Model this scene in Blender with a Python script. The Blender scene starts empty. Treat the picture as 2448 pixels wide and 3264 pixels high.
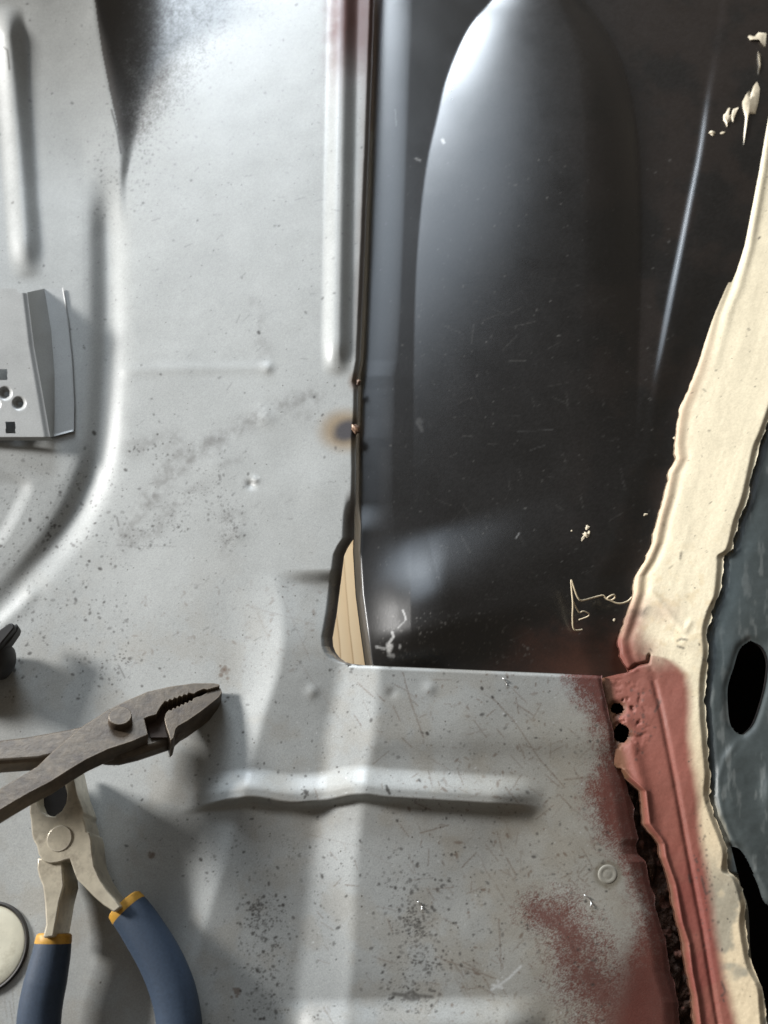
import bpy, bmesh, math, random
import numpy as np
from mathutils import Vector

sc = bpy.context.scene
COL = sc.collection
rad = math.radians

# ------------------------------------------------------------------ camera
TILT = rad(25.0)            # the camera leans forward from straight down
DIST = 0.416                # metres from lens to the floor along the optical axis
FPX = 2663.0                # focal length in pixels of the 2448 x 3264 frame
CT, ST = math.cos(TILT), math.sin(TILT)
CAM = np.array([0.0, -DIST * ST, DIST * CT])
cam_d = bpy.data.cameras.new('camera')
cam = bpy.data.objects.new('camera', cam_d)
COL.objects.link(cam)
cam.location = CAM
cam.rotation_euler = (TILT, 0, 0)
cam_d.sensor_fit = 'VERTICAL'
cam_d.angle = 2 * math.atan(1632.0 / FPX)
cam_d.clip_start = 0.01
cam_d.clip_end = 20
cam_d.dof.use_dof = True
cam_d.dof.focus_distance = 0.385
cam_d.dof.aperture_fstop = cam_d.lens / 2.6      # a small pupil
sc.camera = cam

# ------------------------------------------------------------------ light
w = bpy.data.worlds.new('World')
sc.world = w
w.use_nodes = True
bg = w.node_tree.nodes['Background']
bg.inputs[0].default_value = (1.0, 0.89, 0.76, 1)
bg.inputs[1].default_value = 0.14

def area(name, loc, target, sx, sy, power, color):
    d = bpy.data.lights.new(name, 'AREA')
    d.shape = 'RECTANGLE'; d.size = sx; d.size_y = sy
    d.energy = power; d.color = color
    o = bpy.data.objects.new(name, d)
    COL.objects.link(o)
    o.location = loc
    o.rotation_euler = (Vector(target) - Vector(loc)).to_track_quat('-Z', 'Y').to_euler()
    return o

# daylight from a window to the upper left, a second paler opening further forward,
# and an added unseen lamp that brightens the wood under the car
def from_dir(az, el, d): return (d * math.cos(rad(el)) * math.cos(rad(az)), d * math.cos(rad(el)) * math.sin(rad(az)), d * math.sin(rad(el)))
area('window_light', (-2.2, 0.78, 0.86), (0, 0.05, 0), 0.46, 0.44, 132, (1.0, 0.985, 0.965))
area('doorway_light', from_dir(108, 15.5, 3.0), (0, 0.1, 0), 1.2, 0.75, 112, (0.82, 0.91, 1.0))
area('sky_light', from_dir(112, 41, 3.2), (0, 0.1, 0), 1.75, 1.0, 13, (0.72, 0.85, 1.0))
area('under_car_fill', (0.10, 0.06, -0.052), (-0.01, 0.01, -0.10), 0.06, 0.06, 0.34, (1.0, 0.93, 0.82))

sc.view_settings.view_transform = 'Standard'
sc.view_settings.look = 'None'
sc.view_settings.exposure = 0.0
sc.view_settings.gamma = 1.0
sc.view_settings.use_curve_mapping = False

# ------------------------------------------------------------------ helpers
def P(u, v, z):
    """points of the place at height z (m) that lie along the sight line u, v (photo pixels)"""
    u = np.asarray(u, float); v = np.asarray(v, float); z = np.asarray(z, float)
    a = (u - 1224.0) / FPX
    b = -(v - 1632.0) / FPX
    dx = a
    dy = CT * b + ST
    dz = ST * b - CT
    t = (z - CAM[2]) / dz
    return np.stack([CAM[0] + t * dx, CAM[1] + t * dy, CAM[2] + t * dz], -1)

def PPl(u, v, p0, n):
    """the same, on a tilted plane through p0 with normal n"""
    a = (u - 1224.0) / FPX; b = -(v - 1632.0) / FPX
    d = np.array([a, CT * b + ST, ST * b - CT])
    n = np.asarray(n, float)
    t = np.dot(np.asarray(p0) - CAM, n) / np.dot(d, n)
    return CAM + t * d

def mmpx(v):
    """millimetres of floor per photo pixel on row v"""
    return DIST * CT / (CT + (v - 1632.0) / FPX * ST) / FPX * 1000.0

def ss(a, b, x):
    t = np.clip((np.asarray(x, float) - a) / (b - a), 0, 1)
    return t * t * (3 - 2 * t)

def poly(v, pts):
    """u of a polyline given as (u, v) points, at rows v"""
    p = sorted(pts, key=lambda q: q[1])
    return np.interp(v, [q[1] for q in p], [q[0] for q in p])

def polyu(u, pts):
    p = sorted(pts)
    return np.interp(u, [q[0] for q in p], [q[1] for q in p])

def vnoise(u, v, scale, seed):
    r = np.random.default_rng(seed)
    g = r.random((256, 256))
    x = np.asarray(u, float) / scale + 1000; y = np.asarray(v, float) / scale + 1000
    xi = np.floor(x).astype(int); yi = np.floor(y).astype(int)
    fx = x - xi; fy = y - yi
    fx = fx * fx * (3 - 2 * fx); fy = fy * fy * (3 - 2 * fy)
    a = g[yi & 255, xi & 255]; b = g[yi & 255, (xi + 1) & 255]
    c = g[(yi + 1) & 255, xi & 255]; d = g[(yi + 1) & 255, (xi + 1) & 255]
    return (a * (1 - fx) + b * fx) * (1 - fy) + (c * (1 - fx) + d * fx) * fy

def fbm(u, v, scale, seed, oct=4):
    s = 0; amp = 0.5; tot = 0
    for k in range(oct):
        s = s + amp * vnoise(u, v, scale / 2 ** k, seed + 17 * k); tot += amp; amp *= 0.55
    return s / tot

def sdist(u, v, pts):
    """signed distance to a polyline (positive on its left when walking down the picture... sign of cross)"""
    best = np.full(np.shape(u), 1e9); sg = np.zeros(np.shape(u)); tt = np.zeros(np.shape(u))
    n = len(pts) - 1
    for k in range(n):
        (x0, y0), (x1, y1) = pts[k], pts[k + 1]
        dx, dy = x1 - x0, y1 - y0
        L2 = dx * dx + dy * dy
        t = np.clip(((u - x0) * dx + (v - y0) * dy) / L2, 0, 1)
        ex = u - (x0 + t * dx); ey = v - (y0 + t * dy)
        d = np.hypot(ex, ey)
        cr = dx * ey - dy * ex
        m = d < best
        best = np.where(m, d, best); sg = np.where(m, np.sign(cr), sg)
        tt = np.where(m, (k + t) / n, tt)
    return best * sg, best, tt

def smooth_pts(pts, n=8):
    out = []
    q = [pts[0]] + list(pts) + [pts[-1]]
    for i in range(1, len(q) - 2):
        p0, p1, p2, p3 = [np.array(x, float) for x in q[i - 1:i + 3]]
        for k in range(n):
            t = k / n
            out.append(tuple(0.5 * ((2 * p1) + (-p0 + p2) * t + (2 * p0 - 5 * p1 + 4 * p2 - p3) * t * t
                                    + (-p0 + 3 * p1 - 3 * p2 + p3) * t ** 3)))
    out.append(tuple(pts[-1]))
    return out

class Canvas:
    """a sheet of wear marks, 2 pixels per cell, sampled at mesh points"""
    U0, V0, S = -320, -320, 2.0
    W, H = 1440, 1960
    def __init__(self): self.a = np.zeros((self.H, self.W), np.float32)
    def disc(self, u, v, r, k=1.0, asp=1.0, ang=0.0, soft=0.35):
        R = int(r * max(asp, 1) / self.S) + 3
        cx = (u - self.U0) / self.S; cy = (v - self.V0) / self.S
        x0, x1 = max(int(cx) - R, 0), min(int(cx) + R + 1, self.W)
        y0, y1 = max(int(cy) - R, 0), min(int(cy) + R + 1, self.H)
        if x1 <= x0 or y1 <= y0: return
        X, Y = np.meshgrid((np.arange(x0, x1) - cx) * self.S, (np.arange(y0, y1) - cy) * self.S)
        c, s = math.cos(ang), math.sin(ang)
        d = np.hypot((X * c + Y * s) / asp, -X * s + Y * c) / r
        m = k * ss(1 + soft, 1 - soft, d)
        self.a[y0:y1, x0:x1] = np.maximum(self.a[y0:y1, x0:x1], m)
    def line(self, pts, wd, k=1.0, jit=0.0, seed=0):
        r = np.random.default_rng(seed)
        for i in range(len(pts) - 1):
            (x0, y0), (x1, y1) = pts[i], pts[i + 1]
            n = max(int(math.hypot(x1 - x0, y1 - y0) / 2.5), 1)
            for j in range(n + 1):
                t = j / n
                kk = k * (1 - jit * r.random())
                self.disc(x0 + (x1 - x0) * t + r.normal() * jit, y0 + (y1 - y0) * t + r.normal() * jit, wd, kk, soft=0.6)
    def at(self, u, v):
        x = np.clip((u - self.U0) / self.S, 0, self.W - 2.001); y = np.clip((v - self.V0) / self.S, 0, self.H - 2.001)
        xi = x.astype(int); yi = y.astype(int); fx = x - xi; fy = y - yi
        A = self.a
        return (A[yi, xi] * (1 - fx) + A[yi, xi + 1] * fx) * (1 - fy) + (A[yi + 1, xi] * (1 - fx) + A[yi + 1, xi + 1] * fx) * fy

def np_mesh(name, verts, quads, col=None, smooth=True):
    verts = np.asarray(verts, np.float32); quads = np.asarray(quads, np.int32)
    me = bpy.data.meshes.new(name)
    me.vertices.add(len(verts)); me.vertices.foreach_set('co', verts.ravel())
    me.loops.add(quads.size); me.loops.foreach_set('vertex_index', quads.ravel())
    me.polygons.add(len(quads))
    me.polygons.foreach_set('loop_start', np.arange(0, quads.size, quads.shape[1], dtype=np.int32))
    me.polygons.foreach_set('loop_total', np.full(len(quads), quads.shape[1], np.int32))
    me.polygons.foreach_set('use_smooth', np.full(len(quads), smooth))
    me.update(calc_edges=True)
    if col is not None:
        at = me.color_attributes.new('wear', 'FLOAT_COLOR', 'POINT')
        at.data.foreach_set('color', np.asarray(col, np.float32).ravel())
    return me

def quads_of(ni, nj):
    """rows ni, columns nj; facing up when rows run down the picture and columns run right"""
    idx = np.arange(ni * nj).reshape(ni, nj)
    return np.stack([idx[1:, :-1], idx[1:, 1:], idx[:-1, 1:], idx[:-1, :-1]], -1).reshape(-1, 4)

def link(name, me, mat, parent=None, **props):
    o = bpy.data.objects.new(name, me)
    COL.objects.link(o)
    if mat is not None and me is not None: me.materials.append(mat)
    if parent is not None: o.parent = parent
    for k, v in props.items(): o[k] = v
    return o

def lin(r, g, b):
    f = lambda c: (c / 255 / 12.92) if c / 255 <= 0.04045 else ((c / 255 + 0.055) / 1.055) ** 2.4
    return (f(r), f(g), f(b))

def lerp(c, d, m):
    m = np.asarray(m)[..., None]
    return c * (1 - m) + np.asarray(d, float) * m

# ------------------------------------------------------------------ materials
class NT:
    def __init__(self, name):
        self.m = bpy.data.materials.new(name); self.m.use_nodes = True
        self.t = self.m.node_tree; self.n = self.t.nodes
        self.b = self.n['Principled BSDF']
    def new(self, t, **kw):
        nd = self.n.new(t)
        for k, v in kw.items(): setattr(nd, k, v)
        return nd
    def ln(self, a, b): self.t.links.new(a, b)
    def set(self, **kw):
        for k, v in kw.items():
            self.b.inputs[k.replace('_', ' ')].default_value = v
    def noise(self, scale, detail=3, rough=0.55, vec=None):
        nd = self.new('ShaderNodeTexNoise'); nd.inputs['Scale'].default_value = scale
        nd.inputs['Detail'].default_value = detail; nd.inputs['Roughness'].default_value = rough
        if vec is None:
            if not hasattr(self, 'tc'): self.tc = self.new('ShaderNodeTexCoord')
            vec = self.tc.outputs['Object']
        self.ln(vec, nd.inputs['Vector'])
        return nd.outputs['Fac']
    def ramp(self, fac, stops):
        nd = self.new('ShaderNodeValToRGB'); el = nd.color_ramp.elements
        while len(el) < len(stops): el.new(0.5)
        for e, (p, c) in zip(el, stops):
            e.position = p; e.color = (*c, 1) if len(c) == 3 else c
        self.ln(fac, nd.inputs['Fac']); return nd.outputs['Color']
    def mix(self, a, b, fac, mode='MIX'):
        nd = self.new('ShaderNodeMix', data_type='RGBA', blend_type=mode)
        for s, i in ((fac, 0), (a, 6), (b, 7)):
            if hasattr(s, 'is_output'): self.ln(s, nd.inputs[i])
            else: nd.inputs[i].default_value = s if i == 0 else (*s, 1)
        return nd.outputs[2]
    def bump(self, h, strength, dist):
        nd = self.new('ShaderNodeBump'); nd.inputs['Strength'].default_value = strength
        nd.inputs['Distance'].default_value = dist
        self.ln(h, nd.inputs['Height']); self.ln(nd.outputs[0], self.b.inputs['Normal'])

G3 = lambda g: (g, g, g)

def wear_mat(name, rough, rvar, spec, speck, bump_s, bump_d, grain=0.12, gscale=900):
    """paint whose colour comes from the wear marks and painted shade of the mesh, with fine grain and specks on top"""
    k = NT(name)
    at = k.new('ShaderNodeAttribute', attribute_name='wear')
    n1 = k.noise(gscale, 2, 0.6)
    g = k.ramp(n1, [(0.28, G3(1 - grain)), (0.72, G3(1 + 0))])
    c = k.mix(at.outputs['Color'], g, 1.0, 'MULTIPLY')
    n2 = k.noise(60, 5, 0.6)
    c = k.mix(c, k.ramp(n2, [(0.3, G3(0.93)), (0.7, G3(1.0))]), 1.0, 'MULTIPLY')
    if speck:
        vo = k.new('ShaderNodeTexVoronoi'); vo.inputs['Scale'].default_value = 330
        k.ln(k.tc.outputs['Object'], vo.inputs['Vector'])
        sep = k.new('ShaderNodeSeparateColor'); k.ln(vo.outputs['Color'], sep.inputs[0])
        pick = k.new('ShaderNodeMath', operation='GREATER_THAN'); k.ln(sep.outputs[0], pick.inputs[0]); pick.inputs[1].default_value = 1 - speck
        size = k.new('ShaderNodeMapRange'); k.ln(vo.outputs['Distance'], size.inputs[0])
        size.inputs[1].default_value = 0.08; size.inputs[2].default_value = 0.17; size.inputs[3].default_value = 0.75; size.inputs[4].default_value = 0
        mu = k.new('ShaderNodeMath', operation='MULTIPLY'); k.ln(size.outputs[0], mu.inputs[0]); k.ln(pick.outputs[0], mu.inputs[1])
        c = k.mix(c, (0.06, 0.05, 0.04), mu.outputs[0])
    k.ln(c, k.b.inputs['Base Color'])
    r = k.new('ShaderNodeMapRange'); k.ln(n2, r.inputs[0])
    r.inputs[1].default_value = 0.3; r.inputs[2].default_value = 0.7
    r.inputs[3].default_value = rough - rvar; r.inputs[4].default_value = rough + rvar
    ad = k.new('ShaderNodeMath', operation='ADD'); k.ln(r.outputs[0], ad.inputs[0]); k.ln(at.outputs['Alpha'], ad.inputs[1])
    k.ln(ad.outputs[0], k.b.inputs['Roughness'])
    k.b.inputs['Specular IOR Level'].default_value = spec
    k.bump(n1, bump_s, bump_d)
    return k.m

M_PAN = wear_mat('grey_panel_paint', 0.38, 0.04, 0.30, 0.06, 0.10, 0.0004, grain=0.2, gscale=1700)
M_BLACK = wear_mat('black_panel_coating', 0.27, 0.012, 0.75, 0.0, 0.06, 0.0003, grain=0.25)
M_BLACK.node_tree.nodes['Principled BSDF'].inputs['IOR'].default_value = 1.6
M_SILL = wear_mat('primer_and_sealer', 0.55, 0.08, 0.2, 0.03, 0.12, 0.0004)
M_RAIL = wear_mat('dark_grey_paint', 0.48, 0.06, 0.5, 0.03, 0.08, 0.0003)
M_RUST = wear_mat('rusty_steel', 0.75, 0.1, 0.3, 0.05, 0.6, 0.0015, grain=0.5, gscale=700)

def plain(name, col, rough, metal=0.0, var=0.3, scale=250, spec=0.5, bump=0.15, bd=0.0004, dark=None, dscale=90, dpos=(0.45, 0.7), edge=None):
    k = NT(name)
    n = k.noise(scale, 5, 0.65)
    c = k.ramp(n, [(0.25, tuple(x * (1 - var) for x in col)), (0.75, tuple(min(1, x * (1 + var * 0.5)) for x in col))])
    if dark is not None:
        d = k.noise(dscale, 6, 0.7)
        c = k.mix(c, dark, k.ramp(d, [(dpos[0], G3(0)), (dpos[1], G3(0.9))]))
    if edge is not None:
        bv = k.new('ShaderNodeBevel'); bv.inputs['Radius'].default_value = 0.0011; bv.samples = 4
        ge = k.new('ShaderNodeNewGeometry'); dt = k.new('ShaderNodeVectorMath', operation='DOT_PRODUCT')
        k.ln(bv.outputs[0], dt.inputs[0]); k.ln(ge.outputs['Normal'], dt.inputs[1])
        mu = k.ramp(dt.outputs['Value'], [(0.80, G3(0.75)), (0.985, G3(0))])
        c = k.mix(c, edge, mu)
    k.ln(c, k.b.inputs['Base Color'])
    k.set(Roughness=rough, Metallic=metal); k.b.inputs['Specular IOR Level'].default_value = spec
    k.bump(n, bump, bd)
    return k.m

M_PLIERS = plain('weathered_brown_steel', (0.092, 0.069, 0.046), 0.45, 0.3, 0.45, 300, bump=0.35, dark=(0.035, 0.024, 0.017), dscale=110, edge=(0.25, 0.195, 0.135))
M_TEETH = plain('dark_rust_recess', (0.05, 0.03, 0.02), 0.8, 0.0)
M_NIP = plain('scuffed_bright_steel', (0.56, 0.51, 0.40), 0.36, 0.35, 0.25, 220, dark=(0.16, 0.13, 0.10), dscale=100, dpos=(0.5, 0.75), edge=(0.8, 0.76, 0.68))
M_GRIP = plain('blue_rubber', (0.027, 0.044, 0.073), 0.62, 0, 0.25, 900, spec=0.4, bump=0.2)
M_YELLOW = plain('yellow_rubber', (0.47, 0.25, 0.03), 0.55, 0, 0.3, 500)
M_TOOL = plain('black_tool_steel', (0.018, 0.016, 0.015), 0.5, 0.3, 0.3)
M_DISC = plain('pale_plug_paint', (0.52, 0.50, 0.40), 0.5, 0, 0.15, 120, dark=(0.30, 0.27, 0.2), dscale=140, dpos=(0.55, 0.8))
M_DARK = plain('dark_rubber', (0.03, 0.027, 0.024), 0.7)
M_CAV = plain('painted_hollow_shade', (0.006, 0.005, 0.005), 0.9, spec=0.1)  # near-black colour stands in for the shade inside the hollows
M_SEAL = plain('cream_sealer', (0.66, 0.57, 0.42), 0.5, 0, 0.2, 400)
M_STRING = plain('cream_sealer_thread', (0.60, 0.50, 0.34), 0.5, 0, 0.25, 600)
M_WELD = plain('blued_weld_metal', (0.17, 0.095, 0.055), 0.4, 0.35, 0.5, 500, dark=(0.05, 0.045, 0.05), dscale=300)
M_SHINY = plain('bright_steel_shaving', (0.62, 0.61, 0.59), 0.42, 0.8, 0.1)
M_SPOT = plain('dull_grey_paint', (0.27, 0.255, 0.215), 0.5, 0.0, 0.2, 600)

def wood_mat():
    k = NT('pale_wood')
    tc = k.new('ShaderNodeTexCoord')
    mp = k.new('ShaderNodeMapping'); k.ln(tc.outputs['Object'], mp.inputs[0])
    mp.inputs['Rotation'].default_value = (0, 0, rad(-16)); mp.inputs['Scale'].default_value = (1.0, 0.35, 1.0)
    wv = k.new('ShaderNodeTexWave', wave_type='BANDS', bands_direction='X', wave_profile='SAW')
    k.ln(mp.outputs[0], wv.inputs['Vector'])
    wv.inputs['Scale'].default_value = 46; wv.inputs['Distortion'].default_value = 5.0; wv.inputs['Detail'].default_value = 3
    wv.inputs['Detail Scale'].default_value = 0.35
    c = k.ramp(wv.outputs['Fac'], [(0.0, (0.74, 0.64, 0.48)), (0.84, (0.69, 0.56, 0.39)), (0.94, (0.38, 0.25, 0.14)), (1.0, (0.72, 0.61, 0.45))])
    n2 = k.noise(7, 4, 0.6)
    c = k.mix(c, (0.70, 0.58, 0.40), k.ramp(n2, [(0.4, G3(0)), (0.62, G3(0.35))]))
    k.ln(c, k.b.inputs['Base Color']); k.set(Roughness=0.55)
    return k.m
M_WOOD = wood_mat()

# ------------------------------------------------------------------ shapes read from the photograph
RUP = [(1210, -300), (1193, 0), (1183, 300), (1167, 700), (1155, 1000), (1148, 1150), (1139, 1198), (1136, 1218), (1142, 1240), (1140, 1331),
       (1134, 1394), (1135, 1500), (1133, 1597), (1129, 1640), (1126, 1716), (1110, 1740), (1097, 1768), (1087, 1846), (1074, 1950), (1060, 2031),
       (1062, 2060), (1070, 2080), (1084, 2098), (1100, 2109), (1117, 2115), (1160, 2120)]
RLOW = [(1919, 2120), (1919, 2150), (1935, 2221), (1940, 2265), (1946, 2279), (1958, 2326), (1966, 2400), (1985, 2463), (1997, 2490), (2011, 2537), (2022, 2616),
        (2037, 2674), (2028, 2695), (2034, 2722), (2058, 2747), (2064, 2789), (2080, 2842), (2106, 2932), (2127, 3016), (2137, 3100), (2166, 3195),
        (2169, 3264), (2200, 3560)]
TUN = [(285, -320), (300, 0), (322, 160), (350, 300), (372, 400), (386, 490), (387, 620), (391, 885), (387, 1180), (363, 1446), (304, 1623), (222, 1756),
       (135, 1859), (0, 2007), (-120, 2130), (-330, 2330)]
A_R = [(870, 1780), (878, 1848), (900, 1980), (890, 2123), (835, 2296), (796, 2445), (749, 2609), (710, 2766), (655, 2938), (560, 3264), (480, 3560)]
B_R = [(1235, 1950), (1219, 2147), (1203, 2335), (1180, 2437), (1160, 2609), (1141, 2805), (1133, 3040), (1117, 3213), (1095, 3560)]
B_L = [(1095, 1950), (1078, 2147), (1039, 2335), (1031, 2437), (1007, 2609), (984, 2805), (953, 3080), (937, 3264), (910, 3560)]

# height table of the grey floor pan, millimetres, 4 pixel cells
TS = 4.0; TU0, TV0 = -320.0, -320.0
tu = np.arange(TU0, 2320, TS); tv = np.arange(TV0, 3580, TS)
TU, TV = np.meshgrid(tu, tv)
def build_pan_heights():
    U, V = TU, TV
    M = mmpx(V)
    ar = poly(V, smooth_pts(A_R)); br = poly(V, smooth_pts(B_R)); bl = poly(V, smooth_pts(B_L))
    up = np.full(U.shape, 0.10)
    lo = 0.10 + 0.24 * ss(ar - 190, ar - 25, U) * (0.1 + 0.9 * ss(1830, 2080, V))
    lo = lo * (1 - ss(ar - 14, ar + 22, U)) + (-0.085) * ss(ar - 14, ar + 22, U)
    bm = ss(bl - 22, bl + 35, U) * (1 - ss(br - 30, br + 14, U))
    lo = lo * (1 - bm) + 0.33 * bm
    wlow = ss(1812, 1866, V)
    s = up * (1 - wlow) + lo * wlow
    s = np.where(U < 400, s * ss(150, 400, U) , s)
    ds = s * M * TS
    h = np.cumsum(ds, 1)
    i0 = int((400 - TU0) / TS)
    h = h - h[:, i0:i0 + 1] - 11.0
    # tunnel groove and step
    tp = smooth_pts(TUN)
    sd, ad, tt = sdist(U, V, tp)          # walking down: left of travel is the right of the picture
    d = sd                                # sign checked below: positive = left of the line in the picture
    G = ss(500, 760, V) * (1 - 0.6 * ss(1500, 2000, V))
    h += -3.4 * G * np.exp(-((d - 44) / 45.0) ** 2)
    h += 1.8 * G * ss(40, 130, d)
    E = 30 * np.clip(1 - V / 620, 0, 1.3) ** 2 + 1.6 * ss(760, 520, V) * ss(0, 500, V)
    h += E * ss(-215 * ss(600, 0, V) - 20, 8, d)
    h -= 1.5 * np.clip(1 - V / 600, 0, 1.2) ** 2 * ss(0, -150, d) * ss(-700, -170, d)
    # tunnel side leans away a little further left
    h += 0.012 * np.clip(d - 120, 0, 600) * ss(0, 900, V)
    # long rib on the tunnel
    sd, a, t = sdist(U, V, [(20, 40), (58, 480), (84, 862)])
    h += 3.6 * ss(1, 0, a / 60.0) * ss(915, 760, V) * ss(0, 110, V)
    # long rib beside the seam
    sd, a, t = sdist(U, V, [(1100, -320), (1090, 100), (1079, 700), (1072, 1168)])
    h += 4.0 * ss(1, 0.05, a / 52.0) * ss(1222, 1090, V)
    # cross rib, gentle above, steep below
    cr = polyu(U, smooth_pts([(560, 2580), (640, 2562), (740, 2540), (820, 2535), (930, 2552), (1040, 2543), (1140, 2525), (1240, 2535), (1400, 2545), (1560, 2555), (1740, 2566)], 6))
    e = V - cr
    prof = np.where(e < 0, ss(-90, -16, e), ss(34, 2, e))
    h += 5.2 * prof * ss(560, 740, U) * ss(1750, 1560, U)
    e = V - (3300 - 0.02 * (U - 940))
    prof = np.where(e < 0, ss(-120, -4, e), ss(44, 0, e))
    h += 4.0 * prof * ss(860, 1010, U) * ss(1760, 1600, U)
    # second curved edges at the far left
    sd, a, t = sdist(U, V, smooth_pts([(40, 1490), (92, 1545), (70, 1610), (15, 1710), (-60, 1790), (-200, 1900)]))
    h -= 1.3 * ss(-18, 34, sd) * ss(190, 60, sd) * ss(1480, 1550, V) * ss(1960, 1820, V)
    sd, a, t = sdist(U, V, [(128, 1862), (62, 1935), (0, 1990), (-160, 2120)])
    h += 0.8 * np.exp(-(a / 24.0) ** 2) * ss(0.0, 0.18, t)
    # dents, nicks and handling waves
    for (cu, cv, r, k) in ((852, 1172, 20, 0.7), (846, 1330, 30, 0.6), (800, 1545, 14, -1.0), (812, 1530, 12, 0.7), (760, 1700, 26, 0.35), (690, 1480, 60, 0.5),
                           (560, 1180, 90, 0.5), (930, 1440, 80, -0.5), (620, 1880, 120, 0.6), (1020, 1560, 60, 0.4), (1480, 2300, 110, 0.5),
                           (1250, 2210, 16, -0.4), (995, 2205, 20, 0.5), (1370, 2195, 20, 0.5), (1600, 2700, 120, -0.5), (1320, 2760, 90, 0.4), (1925, 3000, 160, 0.8)):
        h += k * np.exp(-((U - cu) ** 2 + (V - cv) ** 2) / (2 * (r * 0.7) ** 2))
    h += 0.22 * (fbm(U, V, 240, 5, 2) - 0.5) * 2 + 0.05 * (fbm(U, V, 60, 9, 2) - 0.5) * 2
    sd, a, t = sdist(U, V, [(400, 1180), (560, 1175), (850, 1172)])
    h += 0.25 * np.exp(-(a / 18.0) ** 2)
    return h
# walking down the picture the cross product is positive on the left-hand side of the picture
HT = build_pan_heights()
def table(u, v):
    x = np.clip((u - TU0) / TS, 0, HT.shape[1] - 1.001); y = np.clip((v - TV0) / TS, 0, HT.shape[0] - 1.001)
    xi = x.astype(int); yi = y.astype(int); fx = x - xi; fy = y - yi
    return (HT[yi, xi] * (1 - fx) + HT[yi, xi + 1] * fx) * (1 - fy) + (HT[yi + 1, xi] * (1 - fx) + HT[yi + 1, xi + 1] * fx) * fy
rup_s = lambda v: poly(v, RUP) + 1.6 * (fbm(v * 0 + 7, v, 50, 77, 3) - 0.5) * ss(1720, 1600, v)
rlow_s = lambda v: poly(v, RLOW) + 16 * (fbm(v * 0 + 3, v, 46, 31, 4) - 0.5) * ss(2180, 2300, v)

def pan_h(u, v):
    """grey pan height in mm, with the rolled edge towards the seam"""
    h = table(u, v)
    e = rup_s(np.minimum(v, 2119)) - u
    m = v < 2121
    roll = ss(1560, 1680, v) * ss(2121, 2070, v)
    h = h - m * (roll * 6.0 * ss(38, 0, e) + (1 - roll) * 3.0 * ss(16, 0, e))
    e2 = v - (2120 + (u - 1160) * 0.042)
    h = h - (u > 1110) * (v >= 2100) * 0.8 * ss(12, 0, e2)
    e3 = poly(v, RLOW) - u
    h = h - (v > 2150) * (0.8 * ss(20, 0, e3) + ss(2300, 2600, v) * 1.5 * ss(60, 0, e3))
    return h

# ------------------------------------------------------------------ wear marks and painted shade of the pan
rng = np.random.default_rng(4)
dark, rust, pale = Canvas(), Canvas(), Canvas()
def scatter(cv, n, box, rmin, rmax, k=(0.5, 1.0), dens=None, asp=(1, 1.8)):
    c = 0
    while c < n:
        u = rng.uniform(box[0], box[2]); v = rng.uniform(box[1], box[3])
        if dens is not None and rng.random() > dens(u, v): c += 0.3; continue
        r = 0.7 * rmin + (0.62 * rmax - 0.7 * rmin) * rng.random() ** 5
        cv.disc(u, v, r, rng.uniform(*k), rng.uniform(*asp), rng.uniform(0, 3.14))
        c += 1
scatter(dark, 900, (-300, -300, 1200, 2150), 2.0, 7, (0.25, 0.8))
scatter(dark, 1500, (300, 0, 950, 700), 2, 6, (0.15, 0.6), lambda u, v: float(np.exp(-(((u - 560) - (200 - v) * 0.5) / 110) ** 2)))
scatter(dark, 420, (380, 1380, 720, 1750), 2, 7, (0.2, 0.8), lambda u, v: float(np.exp(-((v - (1790 - (u - 380) * 0.85)) / 70) ** 2)))
scatter(dark, 700, (0, 1450, 420, 2250), 2, 8, (0.3, 0.9))
scatter(dark, 260, (680, 1540, 800, 1760), 2, 6, (0.25, 0.8), lambda u, v: float(np.exp(-((u - 735) / 30) ** 2 - ((v - 1690) / 70) ** 2)))
scatter(dark, 800, (400, 2100, 1950, 2800), 2, 8, (0.3, 0.9))
scatter(dark, 1700, (640, 2680, 1950, 3500), 2, 8, (0.25, 0.9), lambda u, v: 0.25 + 0.75 * float(vnoise(np.array(u), np.array(v), 150, 3)) ** 2)
scatter(dark, 700, (1180, 2780, 1480, 3230), 2, 9, (0.4, 1.0), lambda u, v: float(np.exp(-((u - 1320) / 80) ** 2)))
scatter(dark, 420, (760, 2850, 960, 3250), 2, 9, (0.4, 1.0), lambda u, v: float(np.exp(-((u - 840) / 70) ** 2)))
for (cu, cv_, n, s) in ((818, 2895, 60, 13), (812, 2945, 50, 18), (868, 2932, 12, 9), (1320, 2948, 80, 20), (1312, 2890, 14, 12), (1360, 3075, 8, 14), (875, 3010, 14, 8),
                        (835, 3095, 10, 14), (970, 2528, 20, 8), (1437, 3076, 5, 4), (1400, 3078, 8, 6), (390, 2110, 12, 14), (170, 1675, 12, 4), (152, 1708, 10, 5), (1010, 3250, 10, 10),
                        (440, 1432, 14, 10), (520, 1440, 20, 22)):
    for i in range(n):
        dark.disc(cu + rng.normal() * s, cv_ + rng.normal() * s, rng.uniform(1.6, 3.8), rng.uniform(0.6, 1))
for p in ((975, 2525, 7), (1236, 2518, 6), (1362, 2338, 5), (1536, 2194, 5), (1570, 2222, 4), (300, 1380, 6), (825, 1060, 5), (640, 2740, 5), (1266, 2616, 4)): dark.disc(p[0], p[1], p[2], 0.95, 1.4, 1.0)
dark.line([(1232, 2506), (1242, 2530)], 4, 0.95)
dark.line([(1255, 3168), (1290, 3172), (1312, 3160), (1330, 3174), (1378, 3178)], 6, 0.8, 0.4, 2)
dark.line([(1295, 3178), (1312, 3186), (1335, 3180)], 7, 0.8, 0.4, 3)
dark.line([(373, 1650), (378, 1675)], 3, 0.5); dark.line([(373, 1738), (560, 1742)], 2, 0.35, 0.5)
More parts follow.
